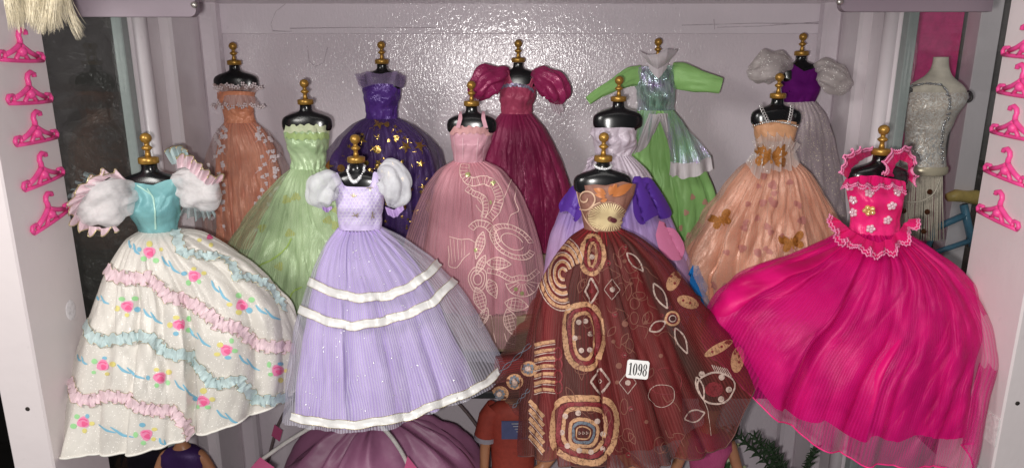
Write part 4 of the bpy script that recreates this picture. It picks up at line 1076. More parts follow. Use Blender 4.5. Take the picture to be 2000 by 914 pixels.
e1, e2, e3 = Decal(bd, .0009), Decal(bd, .0013), Decal(bd, .0016)
for i in range(46):
    a = i * 2 * math.pi / 46; rx, ry = (37, 27)
    e1.stroke([(1192 + 6 * math.cos(a), 427 + 6 * math.sin(a)), (1186 + rx * math.cos(a), 424 + ry * math.sin(a))], 2.6, smooth=False)
e1.build('cream_flower', fabric('cream_thread', srgb(226, 204, 158), rough=.4, crinkle=.5), bd.obj)
for a in range(2): e2.ring(1186, 424, 38, 28, 2.4)
e2.stroke([(1145 + (4 + 3.1 * t) * math.cos(t * 1.5) , 388 + (4 + 3.4 * t) * math.sin(t * 1.5)) for t in np.linspace(0, 5.6, 50)], 3)
e2.stroke([(1128, 372), (1134, 400), (1146, 430), (1164, 452), (1190, 458)], 3.5); e2.stroke([(1150, 418), (1158, 402), (1172, 396)], 2.5)
e2.build('pale_cord', fabric('pale_cord', srgb(214, 178, 150), rough=.45), bd.obj)
for x0, y0, x1, y1, w in ((1190, 382, 1203, 354, 16), (1196, 381, 1234, 358, 17), (1194, 384, 1222, 376, 9), (1184, 380, 1160, 368, 13), (1183, 386, 1162, 380, 9), (1186, 390, 1172, 394, 8)): e3.leaf(x0, y0, x1, y1, w, 2, True)
e3.build('copper_leaf', fabric('copper_thread', srgb(190, 116, 66), rough=.38, sheen=.3, crinkle=.7), bd.obj)
e4 = Decal(bd, .0020); e4.disc(1197, 428, 6, 6)
e4.build('flower_centre', fabric('plum_centre', srgb(104, 54, 62), rough=.5), bd.obj)
necklace(f, 0.002, 'white bead choker on the dress form of the brown gown', False, 30)
edge_tube('hem', so.V[-1][np.arange(0, so.NU // 2)], 0.0006, fabric('brown_hem', srgb(96, 62, 58), rough=.5), g)
# number card
cd = so.cast(1242, 718); n = cd[1]; n = Vector((n.x * .3, min(n.y, -.6), n.z * .4)).normalized(); c = cd[0] + n * 0.006
ux = Vector((0, 0, 1)).cross(n).normalized(); uz = n.cross(ux)
if ux.x < 0: ux = -ux
rt = -0.13; u2 = ux * math.cos(rt) + uz * math.sin(rt); w2 = -ux * math.sin(rt) + uz * math.cos(rt)
hw, hh = 22.5 * pxm(c.y) * 1.03, 18.5 * pxm(c.y) * 1.03
tagm = plain('white_card', srgb(238, 236, 234), rough=.5, var=.03)
card = empty('number_card', c, 'white number card reading 1098 on the maroon printed gown', 'card')
mb = MB(); vs = []
for o_ in (0.0003, -0.0003):
    for sx, sy in ((-1, -1), (1, -1), (1, 1), (-1, 1)):
        for da in (0, 1): # clipped corners
            fx = sx * (hw - (0.0014 if da == ((sx * sy) > 0) else 0)); fy = sy * (hh - (0.0014 if da != ((sx * sy) > 0) else 0)); vs.append(c + u2 * fx + w2 * fy + n * o_)
mb.add(vs, [tuple(range(8)), tuple(range(15, 7, -1))] + [(i, i + 8, (i + 1) % 8 + 8, (i + 1) % 8) for i in range(8)])
mb.build('card_sheet', tagm, card, False)
def didone():
    V_, F_ = [], []
    def strip(pa, pb):
        b_ = len(V_); n_ = len(pa)
        for x_, y_ in list(pa) + list(pb): V_.append((x_, y_))
        F_.extend([(b_ + i, b_ + i + 1, b_ + n_ + i + 1, b_ + n_ + i) for i in range(n_ - 1)])
    def ring(cx, cy, rx, ry, ix, iy):
        t_ = np.linspace(0, 2 * math.pi, 33); strip([(cx + rx * math.cos(a), cy + ry * math.sin(a)) for a in t_], [(cx + ix * math.cos(a), cy + iy * math.sin(a)) for a in t_])
    strip([(-1.98, -.96), (-1.98, .80), (-1.98, .99)], [(-1.66, -.96), (-1.66, .80), (-1.66, .99)])                     # 1
    strip([(-2.24, -.99), (-1.40, -.99)], [(-2.24, -.90), (-1.40, -.90)]); strip([(-2.26, .72), (-1.98, .98)], [(-2.26, .62), (-1.98, .80)])
    ring(-.68, 0, .54, 1.0, .20, .92)                                                                                   # 0
    ring(.56, .40, .52, .60, .18, .53)                                                                                  # 9
    t_ = np.linspace(.35, -1.75, 20); strip([(.52 + .56 * math.cos(a), .02 + 1.0 * math.sin(a)) for a in t_], [(.50 + (.22 + .10 * i / 19) * math.cos(a), .02 + .92 * math.sin(a)) for i, a in enumerate(t_)])
    ring(.22, -.70, .17, .17, .01, .01)
    ring(1.76, .50, .46, .50, .19, .43); ring(1.76, -.46, .54, .54, .22, .46)                                           # 8
    return V_, F_
dv, df = didone()
kx, ky = 0.82 * hw / 2.26, 0.66 * hh
make_mesh('digits', [tuple(c + u2 * (x * kx) + w2 * (y * ky) + n * 0.0006) for x, y in dv], df, plain('black_ink', (.01, .01, .01, 1), rough=.6), card, False)

# ---------------------------------------------------------------- middle row
# ---- pale green gown
f = Form(597, 205, YM, MID_Z, 'black dress form under the pale green gown')
g = gown('pale_green_gown', 602, YM, MID_Z, 'pale green satin gown with lace neckline and yellow blossoms under tulle')
m_gs = fabric('pale_green_satin', srgb(186, 208, 166), srgb(162, 190, 142), rough=0.26, sheen=0.3, crinkle=0.4, crumple=0.9, spec=1.0)
m_gt = fabric('pale_green_tulle', srgb(196, 216, 172), rough=0.45, sheen=0.4, alpha=0.36, alpha_var=0.12, crinkle=0.3, ribs=0.0027)
L = [(572, 328), (552, 344), (520, 382), (490, 422), (466, 458), (450, 500), (444, 545), (442, 590)]
R = [(633, 328), (652, 346), (680, 385), (706, 428), (728, 470), (744, 515), (752, 560), (756, 600)]
hem = [(442, 595), (500, 640), (580, 660), (660, 655), (720, 635), (756, 600)]
sk = Skirt(YM, [(x + 36 * min(1, i / 4), y) for i, (x, y) in enumerate(L)], R, hem, ratio=0.44, floors=FL_M)
fs = foldset(71, 14, 30, 0.5, 0.5, 1.0); din = fs(sk.ph, sk.v) * 0.11
sk.make('skirt', m_gs, g, din)
so = Skirt(YM, L, R, hem, ratio=0.46, floors=FL_M); f2 = foldset(73, 10, 30, .3, .5, 1.2)
so.make('overskirt', m_gt, g, over(din, f2(so.ph, so.v) * .08 + .05, .03))
dl = Decal(sk, .001)
for x, y in ((548, 360), (536, 378), (520, 395), (512, 412), (503, 424), (578, 385), (650, 385), (658, 410), (640, 430), (655, 440), (512, 445), (566, 455), (545, 520), (520, 560), (560, 585), (560, 390)):
    dl.disc(x, y, 9, 8, wob=.25)
dl.build('yellow_blossom_print', fabric('yellow_print', srgb(186, 186, 62), rough=.45, alpha=.85), g)
dl = Decal(so, .0012); dl.stroke([(505, 520), (535, 505), (560, 485), (570, 465)], 3); dl.stroke([(560, 600), (570, 570), (590, 560)], 3)
dl.build('stem_print', fabric('stem_print', srgb(150, 176, 92), rough=.45), g)
bd = Bodice('bodice', f, [(246, 557, 642), (268, 559, 641), (290, 563, 638), (305, 569, 634), (330, 572, 633)], [(557, 252), (575, 248), (600, 246), (625, 248), (642, 250)], m_gs, g, seed=12, wr=0.002)
m_lace = fabric('cream_green_lace', srgb(206, 214, 178), rough=.55, crinkle=.3, crumple=.6)
surface_ruffle('lace_edge', bd, [(558, 254), (575, 252), (600, 250), (625, 252), (641, 254)], 13, .0012, 9, m_lace, g, 4, None)
surface_ruffle('lace_band', bd, [(560, 265), (580, 268), (602, 268), (624, 267), (640, 264)], 12, .0009, 7, fabric('green_lace', srgb(172, 196, 130), rough=.5, crinkle=.8), g, 5, None)

# ---- dusty pink embroidered gown
f = Form(921, 208, YM, MID_Z, 'black dress form under the dusty pink embroidered gown')
g = gown('dusty_pink_gown', 916, YM, MID_Z, 'dusty pink organza gown with cream scroll embroidery and thin straps')
m_ps = fabric('dusty_pink_satin', srgb(222, 158, 170), srgb(206, 138, 152), rough=.36, sheen=.3, crinkle=.5, crumple=.4)
m_pt = fabric('dusty_pink_organza', srgb(222, 166, 176), rough=.45, sheen=.4, alpha=.38, alpha_var=.12, crinkle=.3, ribs=0.0026)
L = [(886, 315), (858, 332), (833, 364), (814, 408), (800, 455), (790, 505), (785, 560), (784, 615)]
R = [(945, 315), (976, 330), (1006, 370), (1027, 422), (1042, 480), (1053, 540), (1058, 600), (1056, 652)]
hem = [(784, 620), (840, 655), (900, 676), (960, 680), (1010, 675), (1056, 652)]
sk = Skirt(YM, [(x + 34 * min(1, i / 4), y) for i, (x, y) in enumerate(L)], [(x - 26 * min(1, i / 4), y) for i, (x, y) in enumerate(R)], [(820, 622), (860, 648), (910, 664), (960, 668), (1000, 662), (1030, 646)], ratio=.44, floors=FL_M)
fs = foldset(81, 11, 26, .8, .25, 1.0); din = fs(sk.ph, sk.v) * .085
sk.make('skirt', m_ps, g, din)
so = Skirt(YM, L, R, hem, ratio=.46, floors=FL_M); f2 = foldset(83, 11, 26, .8, .25, 1.1)
so.make('overskirt', m_pt, g, f2(so.ph, so.v) * .06 + .05)
e = Decal(so, .0009)
e.band([(908, 322), (906, 345), (922, 358), (945, 350), (965, 360), (976, 385), (970, 410), (954, 428)], 16, 1.5, 6)
e.band([(912, 368), (924, 378), (944, 384), (950, 404), (944, 424)], 10, 1.4, 6)
e.band([(920, 446), (930, 434), (952, 438), (964, 455), (972, 474)], 12, 1.5, 6)
e.stroke([(944, 380), (944, 410), (940, 432)], 1.6); e.stroke([(930, 400), (938, 412), (944, 418)], 1.4); e.stroke([(932, 388), (940, 398)], 1.4)
for k_, (rx, ry) in enumerate(((44, 32), (34, 24), (22, 15))): e.stroke([(1000 + rx * math.cos(a), 472 + ry * math.sin(a) + .35 * rx * math.cos(a)) for a in np.linspace(.2, 5.9, 26)], 2.0 - .2 * k_)
for a in np.linspace(.2, 5.9, 30): e.stroke([(1000 + 34 * math.cos(a), 472 + 24 * math.sin(a) + 12 * math.cos(a)), (1000 + 44 * math.cos(a), 472 + 32 * math.sin(a) + 15 * math.cos(a))], 1.1, smooth=False)
e.stroke([(972, 395), (985, 385), (998, 350), (1008, 356), (1005, 392), (1014, 412), (996, 420), (990, 440)], 1.5)
def lattice(x0, y0, x1, y1, w, n=5):
    e.leaf(x0, y0, x1, y1, w, 2.0); a = np.array([x0, y0], float); b = np.array([x1, y1], float); dd = b - a; nn = np.array([-dd[1], dd[0]]) / np.linalg.norm(dd)
    for i in range(1, n + 1):
        t = i / (n + 1); k = math.sin(math.pi * t ** .9) * w / 2; e.stroke([a + dd * t + nn * k, a + dd * t - nn * k], 1.2, smooth=False)
    for s_ in (-.25, .1, .35): e.stroke([a + dd * .22 + nn * w * s_ * .8, a + dd * .5 + nn * w * s_, a + dd * .8 + nn * w * s_ * .8], 1.1)
lattice(944, 452, 930, 506, 18, 7); lattice(950, 512, 998, 516, 24, 6); lattice(948, 498, 930, 536, 15, 5); lattice(930, 560, 946, 610, 24, 7); lattice(954, 545, 970, 582, 22, 5); lattice(952, 600, 936, 640, 18, 5); lattice(985, 590, 1032, 598, 26, 6); lattice(990, 602, 1004, 656, 26, 7)
for r in (20, 15, 9): e.ring(933, 545, r * .9, r * 1.2, 1.8)
e.stroke([(876, 480), (878, 500), (876, 520), (892, 524), (905, 505), (918, 494)], 1.6); e.stroke([(878, 462), (900, 468), (918, 466), (930, 476)], 1.6)
for i in range(5): e.stroke([(880 + 7 * i, 466 + i), (884 + 6 * i, 515 - 4 * i)], 1.0)
e.band([(952, 528), (975, 532), (1000, 548), (1012, 540), (1030, 545), (1050, 528)], 9, 1.3, 6)
for k_ in range(9): a = math.pi * (.05 + .11 * k_); e.stroke([(1020 + 8 * math.cos(a), 548 + 6 * math.sin(a)), (1020 + 32 * math.cos(a), 548 + 30 * math.sin(a))], 1.4, smooth=False)
e.stroke([(1020 + 33 * math.cos(a), 548 + 31 * math.sin(a)) for a in np.linspace(0.1, 3.0, 14)], 2); e.stroke([(940, 640), (950, 620), (958, 612), (962, 640), (968, 668)], 1.6)
e.stroke([(985, 650), (990, 668), (1010, 674), (1030, 660)], 1.6)
e.build('scroll_embroidery', fabric('cream_pink_thread', srgb(246, 210, 200), rough=.45, sheen=.3), g)
e = Decal(so, .0016)
for x, y in ((962, 358), (914, 342), (958, 395), (928, 488), (1006, 564), (1018, 572), (1007, 655)): e.disc(x, y, 4.2, n=10)
e.build('sequin', plain('pale_sequin', srgb(226, 226, 160), rough=.12, metal=.5), g)
m_pb = fabric('pink_bodice_satin', srgb(214, 164, 176), srgb(198, 142, 158), rough=.34, crinkle=.3)
bd = Bodice('bodice', f, [(248, 880, 961), (264, 881, 959), (285, 885, 953), (317, 887, 944)], [(880, 254), (895, 249), (920, 248), (945, 250), (961, 256)], m_pb, g, seed=14, wr=.001)
surface_ruffle('lace_edge', bd, [(881, 257), (900, 254), (920, 254), (942, 255), (960, 260)], 13, .0010, 8, fabric('pink_lace', srgb(214, 160, 160), rough=.5, crinkle=.8), g, 6, None)
e = Decal(bd, .0006)
for pts in ([(887, 268), (890, 290), (890, 315)], [(904, 270), (904, 312)], [(934, 270), (930, 312)], [(952, 268), (944, 290), (942, 314)]): e.stroke(pts, 2)
e.build('seam', fabric('pink_seam', srgb(230, 186, 196), rough=.4), bd.obj)
for x0, x1 in ((894, 899), (949, 944)):
    panel('strap', [(x0 - 4, 250, YM - .0165), (x1 - 4, 232, YM - .0135), (x1 - 3, 222, YM - .010), (x1 - 2, 218, YM - .002)], [(x0 + 4, 250, YM - .0165), (x1 + 4, 232, YM - .0135), (x1 + 3, 222, YM - .010), (x1 + 3, 218, YM - .002)], m_pb, g, 1, .0001, NU=30, NV=4)

# ---- white gown with coloured petals (behind the brown gown)
f = Form(1208, 199, YM, MID_Z, 'black dress form under the white petal gown')
g = gown('petal_gown', 1200, YM, MID_Z, 'white satin gown with violet, pink and blue petals behind the brown gown')
m_w7 = fabric('pearl_satin', srgb(208, 196, 206), srgb(188, 174, 188), rough=.3, sheen=.3, crinkle=.5, crumple=.6)
m_v7 = fabric('violet_tulle', srgb(188, 168, 204), rough=.4, sheen=.3, alpha=.85, alpha_var=.12, crinkle=.4, grad=(0.20, [(0.0, srgb(206, 194, 208)), (0.28, srgb(150, 120, 196)), (0.5, srgb(196, 160, 204)), (0.72, srgb(206, 150, 196)), (0.86, srgb(120, 150, 200)), (1.0, srgb(60, 140, 204))]))
L = [(1170, 303), (1150, 325), (1122, 365), (1098, 410), (1082, 455), (1072, 510), (1066, 570), (1064, 620)]
R = [(1229, 303), (1256, 330), (1284, 378), (1308, 430), (1330, 480), (1354, 530), (1376, 572), (1390, 610)]
hem = [(1064, 625), (1130, 655), (1220, 665), (1310, 650), (1390, 612)]
sk = Skirt(YM, L, R, hem, ratio=.42, floors=FL_M); fs = foldset(91, 12, 26, .4, .3, 1.0); din = fs(sk.ph, sk.v) * .07
sk.make('underskirt', m_v7, g, din)
sk.make('draped_waist', m_w7, g, din + .07 + .03 * np.sin(9 * sk.th[None, :] + 6 * sk.v[:, None]), v0=0.0, v1=0.17)
sk.make('skirt', m_v7, g, din + .02, v0=0.0, v1=1.0)
sk0 = Skirt(YM, L, R, hem, ratio=.42, floors=FL_M); V0 = sk0.place(0.06 + 0.045 * np.abs(np.sin(8 * sk0.ph[None, :] + 4 * sk0.v[:, None])) * np.ones_like(sk0.v)[:, None]); sk0.bvh_from(V0, grid_faces(sk0.NV, sk0.NU, True))
def petal(poly, mat, nm, lift, outl=True):
    dl = Decal(sk0, lift); q = smooth_poly(list(poly) + [poly[0]], 40, 2)[:-1]; dl.blob(q, lift, rings=7); return dl.build(nm, mat, g)
m_pv = fabric('violet_satin', srgb(96, 60, 160), srgb(74, 40, 136), rough=.36, crinkle=.6, crumple=.9)
m_pp = fabric('petal_pink_satin', srgb(236, 146, 186), srgb(222, 124, 168), rough=.32, crinkle=.3, crumple=.6)
m_pbl = fabric('petal_blue_satin', srgb(30, 128, 206), srgb(20, 104, 180), rough=.4, crinkle=.6, crumple=.6)
petal([(1236, 346), (1262, 348), (1288, 386), (1308, 424), (1296, 430), (1278, 418), (1262, 430), (1248, 444), (1236, 424), (1230, 380)], m_pv, 'violet_petal', .005)
petal([(1126, 366), (1138, 380), (1140, 420), (1128, 436), (1112, 410), (1100, 420), (1096, 404), (1112, 380)], m_pv, 'violet_petal', .005)
petal([(1280, 432), (1292, 436), (1312, 450), (1328, 478), (1332, 502), (1318, 512), (1300, 506), (1284, 482), (1276, 456)], m_pp, 'pink_petal', .006)
petal([(1346, 518), (1362, 524), (1384, 544), (1374, 556), (1374, 586), (1352, 576), (1338, 552)], m_pbl, 'blue_petal', .006)
petal([(1362, 566), (1374, 576), (1384, 596), (1376, 606), (1362, 590)], m_pbl, 'blue_petal', .005)
bd = Bodice('bodice', f, [(249, 1162, 1241), (270, 1165, 1236), (290, 1169, 1230), (306, 1170, 1229)], [(1162, 250), (1190, 249), (1215, 249), (1241, 251)], m_w7, g, seed=15, wr=.003)
panel('side_bow', [(1170, 300, YM), (1160, 310, YM - .01), (1152, 322, YM - .01)], [(1148, 312, YM), (1144, 330, YM - .01), (1160, 334, YM - .012)], m_w7, g, 3, .003)

# ---- peach gown with gold butterflies
f = Form(1519, 193, YM, MID_Z, 'black dress form under the peach butterfly gown')
g = gown('peach_butterfly_gown', 1513, YM, MID_Z, 'peach organza gown with gold butterflies and silver chain straps')
m_o8 = fabric('peach_satin', srgb(226, 162, 132), srgb(204, 132, 104), rough=.26, sheen=.3, crinkle=.4, crumple=1.0, spec=1.0)
m_t8 = fabric('peach_organza', srgb(236, 190, 166), rough=.32, sheen=.5, alpha=.36, alpha_var=.15, crinkle=.35, crumple=.7, spec=.9)
m_cl = fabric('clear_tulle', srgb(230, 216, 210), rough=.35, sheen=.5, alpha=.42, alpha_var=.2, crinkle=.7, crumple=.7, glitter=.02)
L = [(1480, 310), (1456, 326), (1430, 362), (1404, 404), (1380, 444), (1356, 486), (1342, 520), (1344, 570), (1350, 610)]
R = [(1549, 310), (1574, 334), (1602, 380), (1624, 424), (1640, 466), (1654, 512), (1664, 560), (1668, 600)]
hem = [(1350, 612), (1420, 645), (1520, 660), (1610, 645), (1668, 602)]
sk = Skirt(YM, L, R, hem, ratio=.42, floors=FL_M); fs = foldset(101, 15, 28, .6, .6, 1.2, start=.1); din = fs(sk.ph, sk.v) * .10
sk.make('skirt', m_o8, g, din)
so = Skirt(YM, [(x - 10 * math.sin(i * .5), y) for i, (x, y) in enumerate(L)], R, hem, ratio=.44, floors=FL_M); f2 = foldset(103, 11, 28, .3, .6, 1.2)
so.make('overskirt', m_t8, g, over(din, f2(so.ph, so.v) * .09 + .05, .03))
e = Decal(so, .0008); rng = random.Random(8)
for _ in range(46):
    y = rng.uniform(340, 590); t = (y - 310) / 300; x = rng.uniform(1500 - 140 * t, 1530 + 100 * t); r = rng.uniform(5, 9)
    e.disc(x, y, r, r * rng.uniform(.7, 1.1), rng.uniform(0, 3), wob=.18)
e.build('mauve_petal_print', fabric('mauve_print', srgb(192, 128, 122), rough=.45, alpha=.7), g)
m_bf = plain('gold_butterfly', srgb(186, 118, 40), rough=.45, metal=.3, bump=.8, bscale=900, alpha=.85, var=.3)
def butterfly(surf, x, y, s, rot, par):
    dl = Decal(surf, .0014); cr, sr = math.cos(rot), math.sin(rot)
    for sx in (-1, 1):
        for a, b, ln, wd in ((-.55, 0, 1.0, .55), (.5, 0, .8, .5)):
            cx, cy = sx * ln * .52 * math.cos(a), ln * .5 * math.sin(a); pts = []
            for i in range(12):
                q = 2 * math.pi * i / 12; u, v = ln * .5 * math.cos(q), wd * .5 * math.sin(q) * (1 + .3 * math.cos(q)); ca, sa = math.cos(a), math.sin(a)
                px_, py_ = (cx + sx * (u * ca - v * sa)) * s, (cy + u * sa + v * ca) * s; pts.append((x + px_ * cr - py_ * sr, y + px_ * sr + py_ * cr))
            dl.blob(pts)
    dl.stroke([(x - sr * -s * .35, y - cr * s * .35), (x - sr * s * .35, y + cr * s * .4)], s * .12, lift=.003)
    return dl.build('butterfly', m_bf, par)
butterfly(so, 1408, 430, 26, -.4, g); butterfly(so, 1547, 474, 30, -.25, g)
m_b8 = fabric('peach_bodice', srgb(210, 160, 122), srgb(192, 140, 104), rough=.4, crinkle=.7)
bd = Bodice('bodice', f, [(234, 1470, 1560), (250, 1473, 1556), (270, 1477, 1550), (312, 1480, 1549)], [(1470, 240), (1495, 236), (1520, 235), (1545, 238), (1560, 242)], m_b8, g, seed=16, wr=.001)
tf = panel('waist_frill', [(1476, 292, .728), (1490, 272, .720), (1514, 278, .716), (1536, 272, .720), (1552, 290, .728)], [(1460, 318, .722), (1474, 346, .712), (1506, 332, .706), (1540, 330, .710), (1566, 318, .722)], m_cl, g, 7, .004, seed=8)
tf2 = panel('waist_frill', [(1478, 300, .724), (1500, 296, .716), (1530, 296, .716), (1550, 300, .724)], [(1468, 272, .720), (1494, 262, .712), (1530, 262, .712), (1562, 280, .720)], m_cl, g, 7, .004, seed=9)
butterfly(tf, 1507, 306, 40, 0.05, g)
mb = MB(); rng = random.Random(4)
for pts in ([(1468, 244), (1490, 236), (1512, 233), (1536, 237), (1560, 245)],):
    for x, y in interp_poly(pts, np.linspace(0, 1, 26)):
        h = bd.cast(x, y + 4)
        if h: mb.ball(h[0] + h[1] * .001, .0013 * rng.uniform(.8, 1.2), 6)
mb.build('silver_trim', plain('silver_chain', srgb(214, 212, 208), rough=.2, metal=.7), g)
for pts in ([(1499, 237, YM - .018), (1494, 226, YM - .0175), (1488, 214, YM - .014), (1486, 208, YM - .006)], [(1541, 238, YM - .018), (1544, 226, YM - .0175), (1546, 214, YM - .014), (1546, 208, YM - .006)]):
    mb = MB()
    for x, y, z in interp_poly(pts, np.linspace(0, 1, 7)):
        c = P(x, y, z); mb.tube([c + Vector((.0016 * math.cos(a), -.0005, .0016 * math.sin(a))) for a in np.linspace(0, 6.28, 9)], .0006, 5)
    mb.build('chain_strap', plain('silver_strap', srgb(220, 218, 216), rough=.25, metal=.5), g)

# ---------------------------------------------------------------- rear row
# ---- peach gown with white flowers
f = Form(458, 128, YK, BACK_Z, 'black dress form under the peach gown with white net flowers')
g = gown('peach_flower_gown', 470, YK, BACK_Z, 'peach satin gown with white flowered net beside the rear left post')
m_o9 = fabric('apricot_satin', srgb(230, 156, 122), srgb(208, 128, 98), rough=.26, crinkle=.3, crumple=1.2, spec=1.0)
m_t9 = fabric('apricot_net', srgb(216, 176, 166), rough=.5, sheen=.3, alpha=.22, alpha_var=.08, crinkle=.5)
m_f9 = fabric('pink_white_net', srgb(226, 198, 194), rough=.5, sheen=.3, alpha=.55, alpha_var=.15, crinkle=.5)
L = [(441, 239), (424, 262), (410, 300), (404, 345), (404, 395), (406, 440), (404, 480)]
R = [(497, 239), (522, 258), (542, 288), (554, 320), (562, 365), (566, 410), (570, 470)]
hem = [(404, 482), (450, 500), (500, 503), (570, 475)]
sk = Skirt(YK, [(x + 20 * min(1, i / 3), y) for i, (x, y) in enumerate(L)], [(x - 14 * min(1, i / 3), y) for i, (x, y) in enumerate(R)], hem, ratio=.46, floors=FL_K)
fs = foldset(111, 11, 24, .4, .5, 1.0); din = fs(sk.ph, sk.v) * .11; sk.make('skirt', m_o9, g, din)
so = Skirt(YK, L, R, hem, ratio=.5, floors=FL_K); f2 = foldset(112, 9, 24, .3, .4, 1.0)
so.make('overskirt', m_t9, g, over(din, f2(so.ph, so.v) * .06 + .06, .03))
e = Decal(so, .0012); rng = random.Random(12)
for _ in range(90):
    y = rng.uniform(250, 450); t = min(1, (y - 240) / 80); left = rng.random() < .5
    x = rng.uniform(420 - 14 * t, 445 - 6 * t) if left else rng.uniform(500 - 2 * t, 530 + 26 * t)
    for i in range(4): a = i * 1.57 + rng.random(); e.disc(x + 2.4 * math.cos(a), y + 2.4 * math.sin(a), 2.1, n=6, rings=1)
    e.stroke([(x, y), (x + rng.uniform(-9, 9), y + rng.uniform(4, 10))], .8, smooth=False)
m_fl = fabric('white_flock', srgb(226, 210, 212), rough=.7)
o = e.build('white_flower_print', m_fl, g); o['kind'] = 'stuff'
bd = Bodice('bodice', f, [(172, 428, 496), (190, 430, 494), (215, 436, 494), (241, 441, 497)], [(428, 180), (450, 178), (475, 178), (496, 180)], m_o9, g, seed=17, wr=.0015)
panel('neck_frill', [(426, 182, .838), (445, 178, .832), (462, 177, .830), (480, 178, .832), (500, 182, .838)], [(416, 168, .834), (440, 166, .828), (462, 172, .826), (486, 168, .828), (514, 172, .834)], m_f9, g, 6, .004, seed=3)
panel('neck_frill', [(428, 190, .838), (445, 186, .830), (462, 186, .828), (480, 186, .830), (498, 190, .838)], [(420, 212, .832), (440, 208, .824), (462, 208, .822), (486, 208, .824), (510, 210, .832)], m_f9, g, 6, .004, seed=4)
mb = MB()
for i in range(26):
    x = 418 + 94 * (i % 13) / 12 + rng.uniform(-3, 3); y = (168 if i < 13 else 207) + rng.uniform(-4, 5); c = P(x, y, .824)
    for k_ in range(4): mb.ball(c + Vector((.0017 * math.cos(k_ * 1.57 + i), 0, .0017 * math.sin(k_ * 1.57 + i))), .0012, 6)
o = mb.build('tiny_flower_trim', m_fl, g); o['kind'] = 'stuff'

# ---- purple gown with gold stars
f = Form(746, 126, YK, BACK_Z, 'black dress form under the purple gold-star gown')
g = gown('purple_star_gown', 745, YK, BACK_Z, 'deep purple satin gown with gold foil stars and sheer off-shoulder drape')
m_u = fabric('purple_satin', srgb(90, 56, 138), srgb(62, 36, 108), rough=.26, crinkle=.3, crumple=1.1, spec=.9)
m_ut = fabric('purple_organza', srgb(86, 66, 104), rough=.4, sheen=.4, alpha=.42, alpha_var=.12, crinkle=.7)
L = [(715, 231), (692, 242), (664, 268), (644, 300), (634, 335), (630, 390), (630, 440), (632, 470)]
R = [(776, 231), (802, 243), (834, 268), (856, 294), (866, 330), (868, 385), (866, 430), (862, 470)]
hem = [(632, 474), (690, 492), (745, 496), (810, 492), (862, 474)]
sk = Skirt(YK, [(x + 14 * min(1, i / 3), y) for i, (x, y) in enumerate(L)], [(x - 16 * min(1, i / 3), y) for i, (x, y) in enumerate(R)], hem, ratio=.44, floors=FL_K)
fs = foldset(121, 15, 26, .5, .45, 1.2, start=.1); din = fs(sk.ph, sk.v) * .10; sk.make('skirt', m_u, g, din)
so = Skirt(YK, L, R, hem, ratio=.46, floors=FL_K); f2 = foldset(122, 11, 26, .3, .4, 1.2)
so.make('overskirt', m_ut, g, over(din, f2(so.ph, so.v) * .08 + .05, .03))
e = Decal(so, .001); rng = random.Random(21)
for _ in range(115):
    y = rng.uniform(240, 455); t = min(1, (y - 230) / 90); x = rng.uniform(735 - 95 * t, 760 + 100 * t); s_ = rng.choice([4, 5, 6, 9, 13]); kind = rng.random()
    if kind < .45:
        r0 = rng.uniform(0, 3); n_ = 5; e.blob([(x + (s_ if i % 2 == 0 else s_ * .38) * math.cos(r0 + i * math.pi / n_), y + (s_ if i % 2 == 0 else s_ * .38) * math.sin(r0 + i * math.pi / n_)) for i in range(2 * n_)], rings=1)
    elif kind < .7: e.disc(x, y, s_ * .6, n=8, rings=1)
    else: e.stroke([(x, y), (x + rng.uniform(-8, 8), y + rng.uniform(-8, 8))], 1.3, smooth=False)
o = e.build('gold_foil_star', plain('gold_foil', srgb(206, 168, 96), rough=.22, metal=.9, bump=.5, bscale=300), g); o['kind'] = 'stuff'
bd = Bodice('bodice', f, [(162, 711, 782), (185, 714, 778), (210, 716, 775), (233, 715, 776)], [(711, 166), (730, 163), (760, 163), (782, 166)], m_u, g, seed=18, wr=.0016)
m_us = fabric('sheer_mauve', srgb(150, 130, 168), rough=.45, alpha=.50, alpha_var=.1, crinkle=.4)
panel('shoulder_drape', [(704, 174, .838), (728, 166, .830), (746, 164, .828), (766, 166, .830), (788, 174, .838)], [(692, 146, .840), (716, 140, .828), (746, 145, .824), (774, 140, .828), (794, 150, .840)], m_us, g, 2, .0008, seed=5)
panel('shoulder_drape', [(700, 148, .834), (698, 156, .832), (700, 166, .834)], [(712, 150, .828), (712, 160, .826), (712, 172, .828)], m_us, g, 2, .001); panel('shoulder_drape', [(780, 148, .832), (780, 158, .830), (782, 168, .832)], [(790, 150, .836), (791, 160, .836), (787, 172, .836)], m_us, g, 2, .001)
for x0, x1 in ((724, 718), (763, 772)):
    panel('strap', [(x0 - 5, 164, YK - .018), (x1 - 5, 140, YK - .0125)], [(x0 + 5, 164, YK - .018), (x1 + 5, 140, YK - .0125)], m_us, g, 1, .0001, NU=20, NV=4)

# ---- magenta gown
f = Form(1012, 123, YK, BACK_Z, 'black dress form under the magenta gown')
g = gown('magenta_gown', 1010, YK, BACK_Z, 'magenta satin gown with square neckline, puff sleeves and lace cuffs')
m_mg = fabric('magenta_satin', srgb(164, 50, 100), srgb(132, 32, 76), rough=.25, crinkle=.3, crumple=1.1, spec=.9)
m_mt = fabric('magenta_organza', srgb(156, 44, 90), rough=.36, sheen=.4, alpha=.5, alpha_var=.12, crinkle=.7, crumple=.7, spec=.7)
m_mb = fabric('rose_bodice', srgb(176, 76, 104), srgb(150, 54, 84), rough=.34, crinkle=.5, crumple=.8)
L = [(979, 222), (964, 244), (950, 275), (938, 315), (928, 360), (922, 410), (920, 470)]
R = [(1037, 222), (1062, 250), (1087, 300), (1106, 352), (1117, 400), (1122, 440), (1118, 484)]
hem = [(920, 478), (980, 498), (1030, 502), (1080, 500), (1118, 486)]
